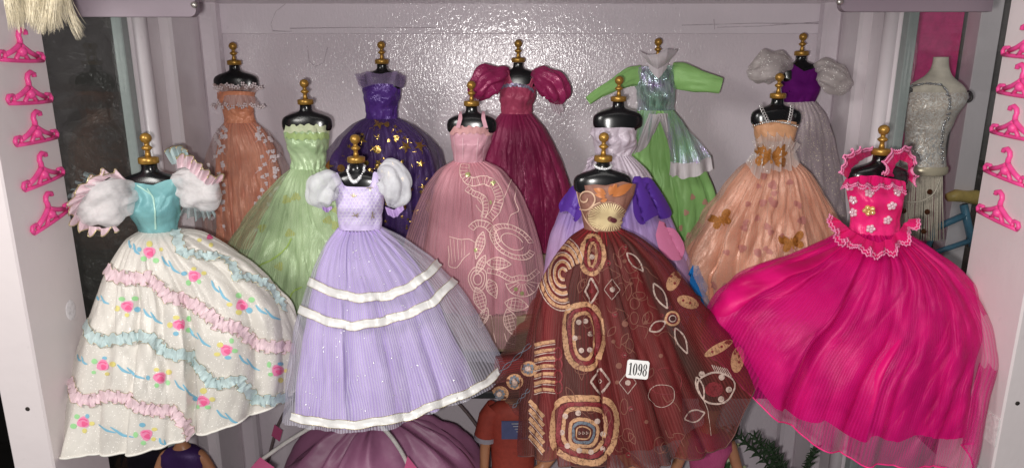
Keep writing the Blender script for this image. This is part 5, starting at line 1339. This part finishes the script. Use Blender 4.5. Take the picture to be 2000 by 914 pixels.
sk = Skirt(YK, L, R, hem, ratio=.46, floors=FL_K); fs = foldset(131, 13, 22, .6, .4, 1.1, start=.1); din = fs(sk.ph, sk.v) * .09; sk.make('skirt', m_mg, g, din)
so = Skirt(YK, L, R, hem, ratio=.48, floors=FL_K); f2 = foldset(133, 12, 22, .4, .4, 1.2); so.make('overskirt', m_mt, g, over(din, f2(so.ph, so.v) * .08 + .03, .02))
bd = Bodice('bodice', f, [(134, 966, 1052), (158, 972, 1050), (175, 977, 1046), (200, 980, 1038), (224, 979, 1037)],
            [(966, 140), (986, 134), (992, 136), (995, 150), (998, 163), (1004, 164), (1028, 166), (1034, 164), (1038, 150), (1042, 136), (1052, 140)], m_mb, g, seed=19, wr=.0018)
surface_ruffle('neck_braid', bd, [(974, 176), (986, 168), (1005, 166), (1026, 168), (1042, 180)], 6, .001, 5, fabric('grey_braid', srgb(120, 112, 140), rough=.3, metal=.3), g, 3, None)
sleeve('sleeve', [(990, 144, .846), (976, 146, .838), (952, 156, .830), (934, 176, .832), (926, 192, .838)], [10, 18, 24, 20, 9], m_mg, g, 51, .22, 7, .75)
sleeve('sleeve', [(1042, 146, .846), (1056, 150, .838), (1078, 166, .830), (1088, 186, .832), (1086, 202, .838)], [10, 20, 26, 22, 9], m_mg, g, 53, .22, 7, .75)
m_lc = fabric('white_lace', srgb(214, 198, 206), rough=.6, alpha=.7, alpha_var=.2, crinkle=.8)
panel('lace_cuff', [(1074, 200, .830), (1086, 205, .830), (1096, 200, .832)], [(1078, 214, .828), (1092, 226, .826), (1102, 214, .830)], m_lc, g, 4, .002)
panel('lace_cuff', [(920, 180, .834), (928, 190, .832), (936, 196, .832)], [(906, 196, .834), (914, 204, .830), (934, 206, .830)], m_lc, g, 4, .002)

# ---- green gown with iridescent overdress
f = Form(1284, 120, YK, BACK_Z, 'black dress form under the green gown with the white wide collar')
g = gown('green_gown', 1290, YK, BACK_Z, 'bright green long-sleeved gown with white collar and iridescent overskirt')
m_g12 = fabric('apple_green_satin', srgb(150, 196, 122), srgb(134, 182, 106), rough=.4, sheen=.3, crinkle=.3, crumple=.3)
m_ir = fabric('iridescent_film', srgb(170, 236, 196), srgb(206, 140, 234), rough=.13, alpha=.5, alpha_var=.25, crinkle=.7, crumple=1.0, film=480.0, metal=.3, spec=1.0)
m_wt = fabric('grey_white_tulle', srgb(214, 206, 210), rough=.6, sheen=.2, alpha=.86, alpha_var=.08, crinkle=.4)
L = [(1247, 215), (1238, 240), (1232, 280), (1226, 330), (1222, 390), (1220, 440), (1220, 480)]
R = [(1315, 215), (1340, 248), (1358, 290), (1378, 335), (1392, 375), (1400, 420), (1396, 478)]
hem = [(1220, 484), (1280, 498), (1330, 500), (1396, 480)]
sk = Skirt(YK, L, R, hem, ratio=.46, floors=FL_K); fs = foldset(141, 8, 20, .25, .25, .8); din = fs(sk.ph, sk.v) * .085; sk.make('skirt', m_g12, g, din)
pk = panel('overskirt_flap', [(1296, 217, .830), (1314, 216, .834), (1330, 232, .836), (1346, 256, .838)], [(1310, 318, .806), (1336, 322, .802), (1364, 318, .806), (1388, 306, .818)], m_ir, g, 2, .003, seed=4, back=.006)
panel('overskirt_border', [(1310, 316, .806), (1336, 320, .802), (1364, 316, .806), (1388, 304, .818)], [(1308, 344, .803), (1336, 348, .799), (1366, 343, .802), (1391, 330, .814)], m_wt, g, 2, .003, seed=4)
panel('overskirt_flap', [(1250, 217, .832), (1266, 216, .828), (1282, 218, .826)], [(1226, 296, .812), (1252, 292, .806), (1274, 262, .810)], m_ir, g, 2, .004, seed=6)
panel('sash', [(1268, 222, .824), (1282, 224, .822), (1296, 222, .824)], [(1236, 304, .802), (1262, 288, .798), (1282, 252, .812)], m_wt, g, 2, .002, seed=7)
panel('sash', [(1284, 222, .822), (1294, 222, .822), (1304, 222, .826)], [(1300, 262, .812), (1312, 300, .806), (1318, 330, .804)], m_wt, g, 2, .002, seed=8)
bd = Bodice('bodice', f, [(128, 1243, 1319), (150, 1244, 1318), (180, 1246, 1316), (217, 1247, 1315)], [(1243, 132), (1265, 130), (1284, 134), (1300, 128), (1319, 128)], m_ir, g, seed=20, wr=.0025, margin=.003)
sleeve('sleeve', [(1250, 148, .850), (1232, 150, .846), (1200, 166, .838), (1170, 182, .832), (1149, 197, .828)], [18, 17, 12, 9, 8], m_g12, g, 61, .06, 4, .6)
sleeve('sleeve', [(1312, 146, .850), (1330, 148, .846), (1360, 158, .838), (1385, 163, .834), (1408, 168, .832)], [22, 24, 21, 17, 14], m_g12, g, 63, .06, 4, .5)
panel('collar_flap', [(1264, 122, .828), (1276, 132, .824), (1284, 138, .822), (1296, 130, .824), (1306, 120, .828)], [(1246, 100, .832), (1264, 108, .820), (1284, 106, .818), (1304, 96, .820), (1323, 98, .834)], m_wt, g, 1, .0002, seed=9, back=.004)
panel('collar_flap', [(1264, 122, .828), (1276, 128, .824), (1284, 130, .822), (1296, 128, .824), (1306, 120, .828)], [(1268, 136, .826), (1278, 148, .820), (1286, 154, .818), (1292, 148, .820), (1302, 134, .826)], m_wt, g, 1, .0002, seed=9)
e = Decal(sk, .001)
for x, y in ((1352, 385), (1365, 440), (1340, 415), (1330, 445), (1376, 395), (1345, 460)): e.disc(x, y, 5, 6, wob=.2)
e.build('pink_petal_print', fabric('dull_pink_print', srgb(196, 150, 130), rough=.5), g)

# ---- purple velvet bodice with silver skirt
f = Form(1565, 110, YK, BACK_Z, 'black dress form under the purple velvet and silver gown')
g = gown('velvet_gown', 1562, YK, BACK_Z, 'gown with purple velvet bodice and shimmering silver skirt and puff sleeves')
m_vv = fabric('purple_velvet', srgb(96, 20, 104), srgb(76, 10, 86), rough=.75, sheen=.8, crinkle=.3, spec=.2)
m_sv = fabric('silver_lame', srgb(190, 176, 180), srgb(166, 150, 158), rough=.34, sheen=.4, crinkle=.6, crumple=.5, glitter=.05, glitter_scale=1300, glitter_col=srgb(250, 240, 214), alpha=.93)
m_sp = fabric('silver_organza', srgb(206, 196, 194), rough=.35, sheen=.5, alpha=.66, alpha_var=.15, crinkle=.7, crumple=.5, glitter=.03, glitter_scale=1300)
L = [(1534, 200), (1516, 225), (1500, 270), (1490, 320), (1484, 380), (1482, 430), (1482, 470)]
R = [(1589, 197), (1610, 222), (1628, 272), (1639, 322), (1647, 376), (1650, 420), (1650, 465)]
hem = [(1482, 474), (1540, 492), (1600, 490), (1650, 468)]
sk = Skirt(YK, L, R, hem, ratio=.5, floors=FL_K); fs = foldset(151, 9, 20, .3, .25, .8); sk.make('skirt', m_sv, g, fs(sk.ph, sk.v) * .07)
bd = Bodice('bodice', f, [(122, 1531, 1598), (140, 1534, 1596), (170, 1536, 1592), (200, 1535, 1588)], [(1531, 124), (1545, 126), (1562, 140), (1580, 134), (1598, 126)], m_vv, g, seed=21, wr=.0008)
sleeve('sleeve', [(1540, 128, .846), (1522, 126, .838), (1496, 134, .830), (1474, 140, .832), (1462, 140, .838)], [12, 22, 28, 20, 8], m_sp, g, 71, .22, 7, .8)
sleeve('sleeve', [(1592, 138, .848), (1606, 138, .842), (1630, 152, .834), (1648, 164, .836), (1658, 168, .840)], [12, 21, 25, 20, 10], m_sp, g, 73, .22, 7, .8)

# ---------------------------------------------------------------- silver bodice stand beyond the right glass
Ys = 0.86
root = empty('bust_stand', (P(1815, 300, Ys).x, Ys, floor_side), 'white bust stand with hook arms, silver beaded bodice and cream fringe', 'bust stand')
rows = np.array([(112, 1824, 1852), (122, 1823, 1852), (136, 1819, 1853), (150, 1808, 1858), (162, 1786, 1872), (172, 1776, 1884), (184, 1768, 1886), (200, 1762, 1880), (222, 1760, 1864), (244, 1766, 1856), (262, 1772, 1846), (285, 1770, 1842), (310, 1764, 1842), (326, 1762, 1844)], float)
n = 56; th = TH(n); yy = np.linspace(112, 326, 64)
xl = np.interp(yy, rows[:, 0], rows[:, 1]); xr = np.interp(yy, rows[:, 0], rows[:, 2])
for _ in range(3): xl[1:-1] = .25*xl[:-2]+.5*xl[1:-1]+.25*xl[2:]; xr[1:-1] = .25*xr[:-2]+.5*xr[1:-1]+.25*xr[2:]
PLs = np.array([P(a, b, Ys) for a, b in zip(xl, yy)]); PRs = np.array([P(a, b, Ys) for a, b in zip(xr, yy)]); Cc = (PLs + PRs) / 2; Hh = (PRs - PLs)[:, 0] / 2
dep = np.minimum(Hh * .75, .020 + 0 * Hh); bustw = np.exp(-((yy - 205) / 22) ** 2) * .007
V = np.stack([Cc[:, 0][:, None] + Hh[:, None] * np.cos(th)[None], Ys - dep[:, None] * np.sin(th)[None] - bustw[:, None] * np.maximum(np.sin(th), 0)[None], np.repeat(Cc[:, 2:3], n, 1)], -1)
m_bone = plain('old_white_resin', srgb(244, 232, 214), rough=.5, bump=.2, bscale=60, var=.2)
F = [tuple(int(i) for i in q) for q in grid_faces(64, n, True)] + [tuple(range(n))]
make_mesh('torso', V.reshape(-1, 3), F, m_bone, root)
sf = Surf(); sf.bvh_from(V, grid_faces(64, n, True))
i0 = 20                                             # bodice over the torso from the bust down
k = NT('silver_brocade'); k.set(rough=.3, metal=.25)
uvn = k.coords('Object', (1, 1, 1)); nn_ = k.noise(uvn, 160.0, 3.0, .6, 2.5)
k.l(k.mix(k.ramp(nn_, .45, .56), srgb(222, 206, 192), srgb(252, 246, 240)), k.b.inputs['Base Color']); k.l(k.bump(nn_, .7, .002), k.b.inputs['Normal'])
Vb = V[i0:].copy(); cen = np.stack([Cc[i0:, 0], np.full(64 - i0, Ys), Cc[i0:, 2]], -1)[:, None, :]
Vb = cen + (Vb - cen) * np.array([1.035, 1.06, 1.0])
make_mesh('bodice', Vb.reshape(-1, 3), grid_faces(64 - i0, n, True), k.m, root)
sb = Surf(); sb.bvh_from(Vb, grid_faces(64 - i0, n, True))
mb = MB(); rng = random.Random(3)
for pts in ([(1766, 186), (1780, 170), (1810, 164), (1838, 166), (1850, 180), (1856, 205), (1850, 226), (1842, 246), (1838, 280), (1840, 318)],):
    for x, y in interp_poly(pts, np.linspace(0, 1, 110)):
        h = sb.cast(x + rng.uniform(-3, 3), y + rng.uniform(-3, 3)) or sf.cast(x, y)
        if h: mb.ball(h[0] + h[1] * .001, rng.uniform(.0008, .0017), 6)
o = mb.build('sequin_trim', plain('silver_sequin', srgb(216, 216, 218), rough=.16, metal=.85, var=.3), root); o['kind'] = 'stuff'
e = Decal(sb, .0008)
for _ in range(60):
    x, y = rng.uniform(1778, 1838), rng.uniform(262, 320); e.stroke([(x, y), (x + rng.uniform(-7, 7), y + rng.uniform(2, 9))], 1.4, smooth=False)
o = e.build('silver_embroidery', M['silver_trim'], root)
m_iron = plain('dark_iron', srgb(46, 40, 38), rough=.4, metal=.5)
for pts in ([(1868, 178), (1878, 182), (1884, 192), (1892, 200), (1898, 192), (1896, 182), (1890, 180)], [(1772, 178), (1764, 176), (1756, 174), (1750, 180), (1752, 187), (1758, 189)]):
    mb = MB(); mb.tube([P(x, y, Ys - .004) for x, y in smooth_poly(pts, 22, 2)], .0022, 8); c = P(pts[0][0] + 4, pts[0][1] + 2, Ys - .003); mb.ball(c, .0055, 12, (.7, 1, 1.1)); mb.build('hook_arm', m_iron, root)
m_cr = plain('cream_cord', srgb(212, 200, 184), rough=.6, var=.12, bscale=500)
mb = MB()
for i in range(34):
    x = 1764 + 76 * i / 33; mb.tube([P(x, 328, Ys - .016), P(x + rng.uniform(-1, 1) - 4 * (1 - i / 33), 390, Ys - .020), P(x + rng.uniform(-3, 3) - 8 * (1 - i / 33), 470, Ys - .018)], .00075, 5)
o = mb.build('fringe', m_cr, root); o['kind'] = 'stuff'
wc = P(1803, 330, Ys); wr_ = 41 * pxm(Ys); tb = TH(40); Vw = np.array([[(wc.x + wr_ * q * math.cos(t), Ys - .024 * q * math.sin(t), wc.z + z) for t in tb] for z, q in ((.005, .98), (.003, 1.03), (-.003, 1.04), (-.005, .99))]); mb = MB(); mb.add(Vw.reshape(-1, 3), [tuple(int(i) for i in q) for q in grid_faces(4, 40, True)])
mb.build('waistband', fabric('gold_white_band', srgb(222, 206, 176), rough=.3, metal=.3, crinkle=.8), root, True)
mb = MB(); mb.tube([P(x, y, Ys - .03) for x, y in smooth_poly([(1745, 385), (1770, 396), (1800, 394), (1825, 380), (1836, 350)], 20)], .0011, 6); mb.build('cord_swag', m_cr, root)
m_br = plain('bronze_bead', srgb(110, 62, 34), rough=.15, metal=.6)
for x, y in ((1816, 375), (1811, 414), (1804, 452), (1768, 374), (1765, 412)):
    mb = MB(); mb.ball(P(x, y, Ys - .028), .0036, 6); mb.build('bead', m_br, root, False)
mb = MB(); mb.tube([(root.location.x, Ys, floor_side + .004), (root.location.x, Ys, P(1800, 335, Ys).z)], .006, 12); mb.build('pole', m_iron, root)
mb = MB(); mb.lathe([(.04, 0), (.04, .004), (.02, .008), (.006, .012)], (root.location.x, Ys, floor_side), 28); mb.build('base', m_iron, root)

# ---------------------------------------------------------------- toy bicycle
Yc = 0.98
root = empty('toy_bicycle', (P(1850, 500, Yc).x, Yc, floor_side), 'small blue toy bicycle with yellow saddle behind the glass', 'bicycle')
m_bb_ = plain('blue_enamel', srgb(88, 142, 170), rough=.3); m_ty = plain('black_tyre', srgb(36, 34, 36), rough=.7); m_rim = plain('grey_rim', srgb(150, 146, 150), rough=.3, metal=.5)
mb = MB()
for a, b, r in (((1826, 446), (1885, 420), .0050), ((1882, 400), (1900, 480), .0055), ((1826, 446), (1806, 500), .004), ((1806, 500), (1895, 470), .004)): mb.tube([P(*a, Yc), P(*b, Yc)], r, 10)
mb.build('frame', m_bb_, root)
mb = MB(); mb.tube([P(x, y, Yc) for x, y in [(1850, 386), (1866, 382), (1885, 384), (1905, 386), (1918, 384)]], [.006, .009, .0085, .011, .008], 12); mb.build('saddle', plain('yellow_vinyl', srgb(206, 178, 104), rough=.4), root)
for cx in (1812, 1960):
    cz = floor_side + .052; c = P(cx, 510, Yc); mb = MB(); mb.tube([(c.x + .046 * math.cos(a), Yc, cz + .046 * math.sin(a)) for a in np.linspace(0, 6.2832, 41)], .0052, 8, cap=False); w = mb.build('wheel', m_ty, root)
    mb = MB(); mb.tube([(c.x + .039 * math.cos(a), Yc, cz + .039 * math.sin(a)) for a in np.linspace(0, 6.2832, 41)], .0022, 6, cap=False)
    for q in range(10): mb.tube([(c.x, Yc, cz), (c.x + .038 * math.cos(q * .628), Yc, cz + .038 * math.sin(q * .628))], .0004, 4)
    mb.build('rim', m_rim, w)

# ---------------------------------------------------------------- lower compartment
LOW = Z0
# play tent
ct_ = P(742, 860, 0.76); Rr = 0.165; top = ct_.z + 0.035
root = empty('play_tent', (ct_.x, 0.76, LOW), 'purple doll play tent with white hoops and pink tabs', 'tent')
m_tn = plain('tent_nylon', srgb(164, 106, 140), rough=.45, var=.1, bscale=25, bump=.4, bdist=.006)
nv, nu = 60, 160; v = np.linspace(0, 1, nv); th = TH(nu); rng_ = np.random.RandomState(7)
H_ = top - LOW
rad = Rr * np.sin(v * math.pi / 2) ** .85; zz = LOW + H_ * np.cos(v * math.pi / 2) ** 0.9
dsp = np.zeros((nv, nu))
for _ in range(10): dsp += rng_.uniform(.3, 1) * np.abs(np.sin(rng_.randint(2, 6) * th[None] + rng_.uniform(-6, 6) * v[:, None] + rng_.uniform(0, 6))) / 10
dsp += .35 * np.abs(np.sin(4 * th[None])) * v[:, None] ** .5 - .45 * np.abs(np.sin(6.5 * th[None] + 1.5 * np.sin(3 * th[None]) + 2 * v[:, None])) * np.exp(-((v[:, None] - .25) / .22) ** 2)
rr = rad[:, None] * (.84 + .16 * dsp)
V = np.stack([ct_.x + rr * np.cos(th)[None], .76 - rr * .75 * np.sin(th)[None], zz[:, None] + .045 * (dsp - .4) * np.sin(v * 3.14)[:, None]], -1); V[-1, :, 2] = LOW + .001
tn = grid('canopy', V, m_tn, root)
mb = MB()
m_hoop = plain('white_hoop', srgb(216, 210, 206), rough=.35)
def hoop(pts, Y, r=.0022):
    mb = MB(); mb.tube([P(x, y, Y) for x, y in smooth_poly(pts, 30, 2)], r, 10); return mb.build('hoop', m_hoop, root)
hoop([(500, 905), (560, 862), (620, 826), (680, 806), (720, 812), (760, 845), (790, 890), (810, 940)], .650)
m_gh = plain('grey_hoop', srgb(120, 104, 104), rough=.4)
mb = MB(); mb.tube([P(x, y, .86) for x, y in smooth_poly([(500, 990), (526, 890), (540, 830), (570, 780), (620, 740), (740, 715), (850, 745), (905, 795), (945, 850), (985, 925), (1000, 990)], 40, 2)], .0021, 8); mb.build('hoop', m_gh, root)
m_tab = fabric('pink_tab', srgb(206, 96, 140), rough=.45)
for poly, Y in (([(485, 918), (508, 892), (536, 912), (520, 935)], .648), ([(536, 828), (552, 840), (546, 862), (530, 850)], .858), ([(788, 920), (796, 890), (818, 918), (806, 940)], .648), ([(934, 852), (950, 834), (962, 848), (946, 868)], .858)):
    mb = MB(); a = [P(x, y, Y - .004) for x, y in poly]; b = [P(x, y, Y + .004) for x, y in poly]; mb.add(a + b, [(0, 1, 2, 3), (7, 6, 5, 4), (0, 4, 5, 1), (1, 5, 6, 2), (2, 6, 7, 3), (3, 7, 4, 0)]); mb.build('tab', m_tab, root, False)

# dolls: continuous skinned bodies
m_sk = plain('doll_skin', srgb(190, 132, 98), rough=.42, var=.06)
def skin_body(name, nodes, edges, parent, mat):
    me = bpy.data.meshes.new(name); o_ = origin_of(parent)
    me.from_pydata([tuple(np.array(p[0]) - o_) for p in nodes], edges, []); me.update()
    o = bpy.data.objects.new(name, me); col.objects.link(o); o.parent = parent
    md = o.modifiers.new('skin', 'SKIN'); md.use_smooth_shade = True
    for i, p in enumerate(nodes):
        r = p[1]; me.skin_vertices[0].data[i].radius = (r, r) if not isinstance(r, tuple) else r
    me.skin_vertices[0].data[0].use_root = True
    s = o.modifiers.new('sub', 'SUBSURF'); s.levels = 2; s.render_levels = 2
    me.materials.append(mat); return o
def doll(px, py, Y, label, shirt=None, trousers=None, arm=0.0, rise=0.0):
    c = P(px, py, Y); X = c.x; sh = c.z                      # shoulder line at the pixel
    root = empty('doll', (X, Y, LOW), label, 'doll')
    k = (sh - LOW) / 0.245
    p = lambda x, z, y=0.0: (X + x * k, Y + y, LOW + z * k)
    nodes = [(p(0, .145), (.017, .012)), (p(0, .18), (.016, .012)), (p(0, .215), (.022, .014)), (p(0, .238), (.018, .011)), (p(0, .255), .0075), (p(0, .266), .0075), (p(0, .280, -.002), (.0125, .014)), (p(0, .296), .010)]
    edges = [(i, i + 1) for i in range(7)]
    for s in (-1, 1):
        b = len(nodes)
        nodes += [(p(s * .026, .238), .0085), (p(s * (.034 + arm * .02), .195), .0072), (p(s * (.036 + arm * .04), .155 + rise, -.012), .0055), (p(s * (.036 + arm * .045), .140 + rise, -.016), .0045)]
        edges += [(3, b), (b, b + 1), (b + 1, b + 2), (b + 2, b + 3)]
        for q in range(5):
            f0 = len(nodes); x_ = (q - 2) * .0024; nodes += [(p(s * (.036 + arm * .045) + x_, .131 + rise, -.018 + .001 * q), .0017), (p(s * (.036 + arm * .045) + x_ * 1.3, (.122 if q else .128) + rise, -.020), .0014)]; edges += [(b + 3, f0), (f0, f0 + 1)]
        b = len(nodes); nodes += [(p(s * .012, .132), .0135), (p(s * .014, .075), .0095), (p(s * .014, .045), .0085), (p(s * .014, .010), .0055), (p(s * .015, .005, -.022), .0055)]; edges += [(0, b), (b, b + 1), (b + 1, b + 2), (b + 2, b + 3), (b + 3, b + 4)]
    nodes = [(a, tuple(q * k for q in r) if isinstance(r, tuple) else r * k) for a, r in nodes]
    body = skin_body('body', nodes, edges, root, m_sk)
    mb = MB(); hc = p(0, .290, .002); mb.ball(hc, .0158 * k, 16, (1, 1.05, 1.0)); mb.build('hair', plain('doll_dark_hair', srgb(60, 38, 26), rough=.5), root)
    def garment(nm, prof, mat):
        n_ = 40; t_ = TH(n_); Vg = np.array([[(X + rx * k * math.cos(a), Y - ry * k * math.sin(a), LOW + z * k) for a in t_] for z, rx, ry in prof]); return grid(nm, Vg, mat, root)
    if shirt:
        ob = garment('shirt', [(.252, .010, .010), (.249, .020, .014), (.243, .029, .0165), (.225, .030, .0185), (.19, .027, .0175), (.155, .0265, .0175), (.146, .027, .018)], shirt)
        for s in (-1, 1):
            mb = MB(); mb.tube([p(s * .021, .243), p(s * .029, .232), p(s * (.034 + arm * .01), .205)], [.0125 * k, .0125 * k, .0135 * k], 16, cap=False); sl_ = mb.build('shirt_sleeve', shirt, root)
            mb = MB(); mb.tube([p(s * (.0335 + arm * .01), .207), p(s * (.0342 + arm * .01), .201)], [.0139 * k, .0141 * k], 16, cap=False); mb.build('cuff', plain('grey_cuff', srgb(168, 160, 170), rough=.6), sl_)
    if trousers:
        ob2 = garment('waist', [(.158, .0235, .0165), (.140, .0255, .0175), (.122, .026, .018)], trousers)
        for s in (-1, 1):
            mb = MB(); mb.tube([p(s * .012, .135), p(s * .014, .075), p(s * .014, .02)], [.0155 * k, .0125 * k, .0115 * k], 14); mb.build('trouser_leg', trousers, root)
    return root, p, k
rt_, p_, k_ = doll(1002, 792, 0.775, 'boy doll in red t-shirt and blue jeans below the shelf', plain('red_shirt', srgb(168, 66, 52), rough=.7, var=.12, bscale=200, bump=.2), plain('blue_jeans', srgb(78, 84, 116), rough=.8, bump=.3, bscale=400))
mb = MB(); q0 = Vector(p_(.002, .224)); q0.y -= .0205 * k_
mb.add([q0 + Vector((x, yy_, z)) for yy_ in (0, .0012) for x, z in ((-.016, -.012), (.017, -.012), (.017, .012), (-.016, .012))], [(0, 1, 2, 3), (7, 6, 5, 4), (0, 4, 5, 1), (1, 5, 6, 2), (2, 6, 7, 3), (3, 7, 4, 0)]); pr = mb.build('shirt_print', plain('blue_print_patch', srgb(86, 92, 134), rough=.6), rt_, False)
mb = MB()
for i in range(4): mb.tube([q0 + Vector((-.004 + .002 * i, -.0006, .009 - .0035 * i)), q0 + Vector((.016, -.0006, .009 - .0035 * i))], .0006, 5)
mb.build('white_stripe', plain('white_stripe', srgb(206, 204, 206), rough=.6), pr)
m_pd = fabric('doll_pink_dress', srgb(206, 92, 140), srgb(180, 70, 120), rough=.35, crinkle=.3, crumple=.9)
def dress_doll(px, py, Y, label, mat, arm, rise, waist_only=False):
    r_, pp, kk = doll(px, py, Y, label, None, None, arm, rise); n_ = 48; t_ = TH(n_)
    prof = [(.250, .012, .011), (.247, .021, .0145), (.240, .0300, .0172), (.225, .0315, .019), (.21, .024, .019), (.18, .0185, .0145), (.165, .021, .016), (.12, .040, .034), (.06, .052, .045), (.03, .056, .048)]
    c = np.array(pp(0, 0)); Vg = np.array([[(c[0] + rx * kk * (1 + .06 * math.sin(9 * a) * (z < .15)) * math.cos(a), c[1] - ry * kk * (1 + .06 * math.sin(9 * a) * (z < .15)) * math.sin(a), LOW + z * kk) for a in t_] for z, rx, ry in prof]); grid('dress', Vg, mat, r_)
dress_doll(1385, 846, 0.745, 'doll in pink satin dress beside the potted plant', m_pd, .3, .02)
dress_doll(1150, 838, 0.74, 'tanned doll in dark dress below the brown gown', fabric('doll_dark_dress', srgb(46, 44, 50), rough=.5), 1.0, .03)
dress_doll(356, 878, 0.74, 'doll in purple dress below the white rose-print gown', fabric('doll_purple_dress', srgb(66, 40, 92), srgb(50, 28, 72), rough=.45), .5, .03)

# plants
m_lf = plain('green_leaf', srgb(58, 92, 44), rough=.4, var=.2, bscale=90); m_le = plain('leaf_margin', srgb(196, 202, 160), rough=.45)
def potted(px, Y, label):
    c = P(px, 900, Y); root = empty('potted_plant', (c.x, Y, LOW), label, 'plant'); mb = MB(); mb.lathe([(.028, 0), (.036, .07), (.038, .072), (.030, .070)], (c.x, Y, LOW + .0005), 28); mb.build('pot', plain('dark_pot', srgb(40, 38, 40), rough=.5), root); return root, c
root, c = potted(1412, .80, 'potted plant with cream-edged green leaves under the hot pink gown')
rng = random.Random(6)
for i, (x, y, s_, a) in enumerate([(1405, 850, 24, -.3), (1378, 892, 20, .9), (1418, 905, 24, -.6), (1388, 928, 20, .2), (1432, 872, 16, -1.1), (1410, 880, 20, .5), (1440, 920, 22, -.9)]):
    Yl = .78 + .01 * (i % 3); tip = P(x, y, Yl); u = s_ * pxm(Yl); dirv = Vector((math.sin(-a), -.15, math.cos(a))).normalized(); sd = dirv.cross(Vector((0, -1, 0.2))).normalized(); nrm_ = sd.cross(dirv)
    for kk, mt_, off in ((1.0, m_le, 0), (.80, m_lf, -.0008)):
        rows_ = []
        for t in np.linspace(0, 1, 12):
            w_ = u * .62 * math.sin(math.pi * t ** .75) * kk + 1e-5; cc = tip - dirv * u + dirv * (2 * u * (t * (kk * .9 + .1) + (1 - kk) * .3)); rows_.append([cc + sd * w_ * q + Vector((0, off * (1 if nrm_.y > 0 else 1) - .004 * math.sin(3 * t) + .003 * q * q, 0)) for q in (-1, -.5, 0, .5, 1)])
        if kk == 1.0: lf = grid('leaf', np.array(rows_), mt_, root, closed=False)
        else: grid('leaf_blade', np.array(rows_), mt_, lf, closed=False)
    mb = MB(); mb.tube([tip - dirv * u, (c.x + .3 * (tip.x - c.x), .80, LOW + .12), (c.x, .80, LOW + .068)], .0011, 6); mb.build('stem', m_lf, root)
root, c = potted(1545, .76, 'potted fir-like sprig with dark needles below the hot pink gown')
m_nd = plain('dark_needle', srgb(44, 66, 40), rough=.5, var=.2)
for (x0, y0, x1, y1) in ((1545, 960, 1425, 838), (1545, 960, 1470, 850), (1550, 965, 1500, 870), (1560, 965, 1590, 880)):
    mb = MB(); a, b = P(x0, y0, .75), P(x1, y1, .70); mb.tube([a, (a + b) / 2 + Vector((0, 0, .006)), b], .0012, 6)
    for i in range(70):
        t = i / 70; q = a.lerp(b, t) + Vector((0, 0, .006 * math.sin(math.pi * t))); d_ = (b - a).normalized(); an = i * 2.4; side = Vector((math.cos(an), math.sin(an) * .6, math.sin(an + 1))); e_ = q + (d_ * .6 + side * .7) * (.014 - .004 * t); mb.tube([q, (q + e_) / 2 + Vector((0, 0, .001)), e_], [.0011, .0011, .0003], 4, cap=False)
    mb.tube([a, (c.x, .76, LOW + .068)], .0014, 6); o = mb.build('sprig', m_nd, root)
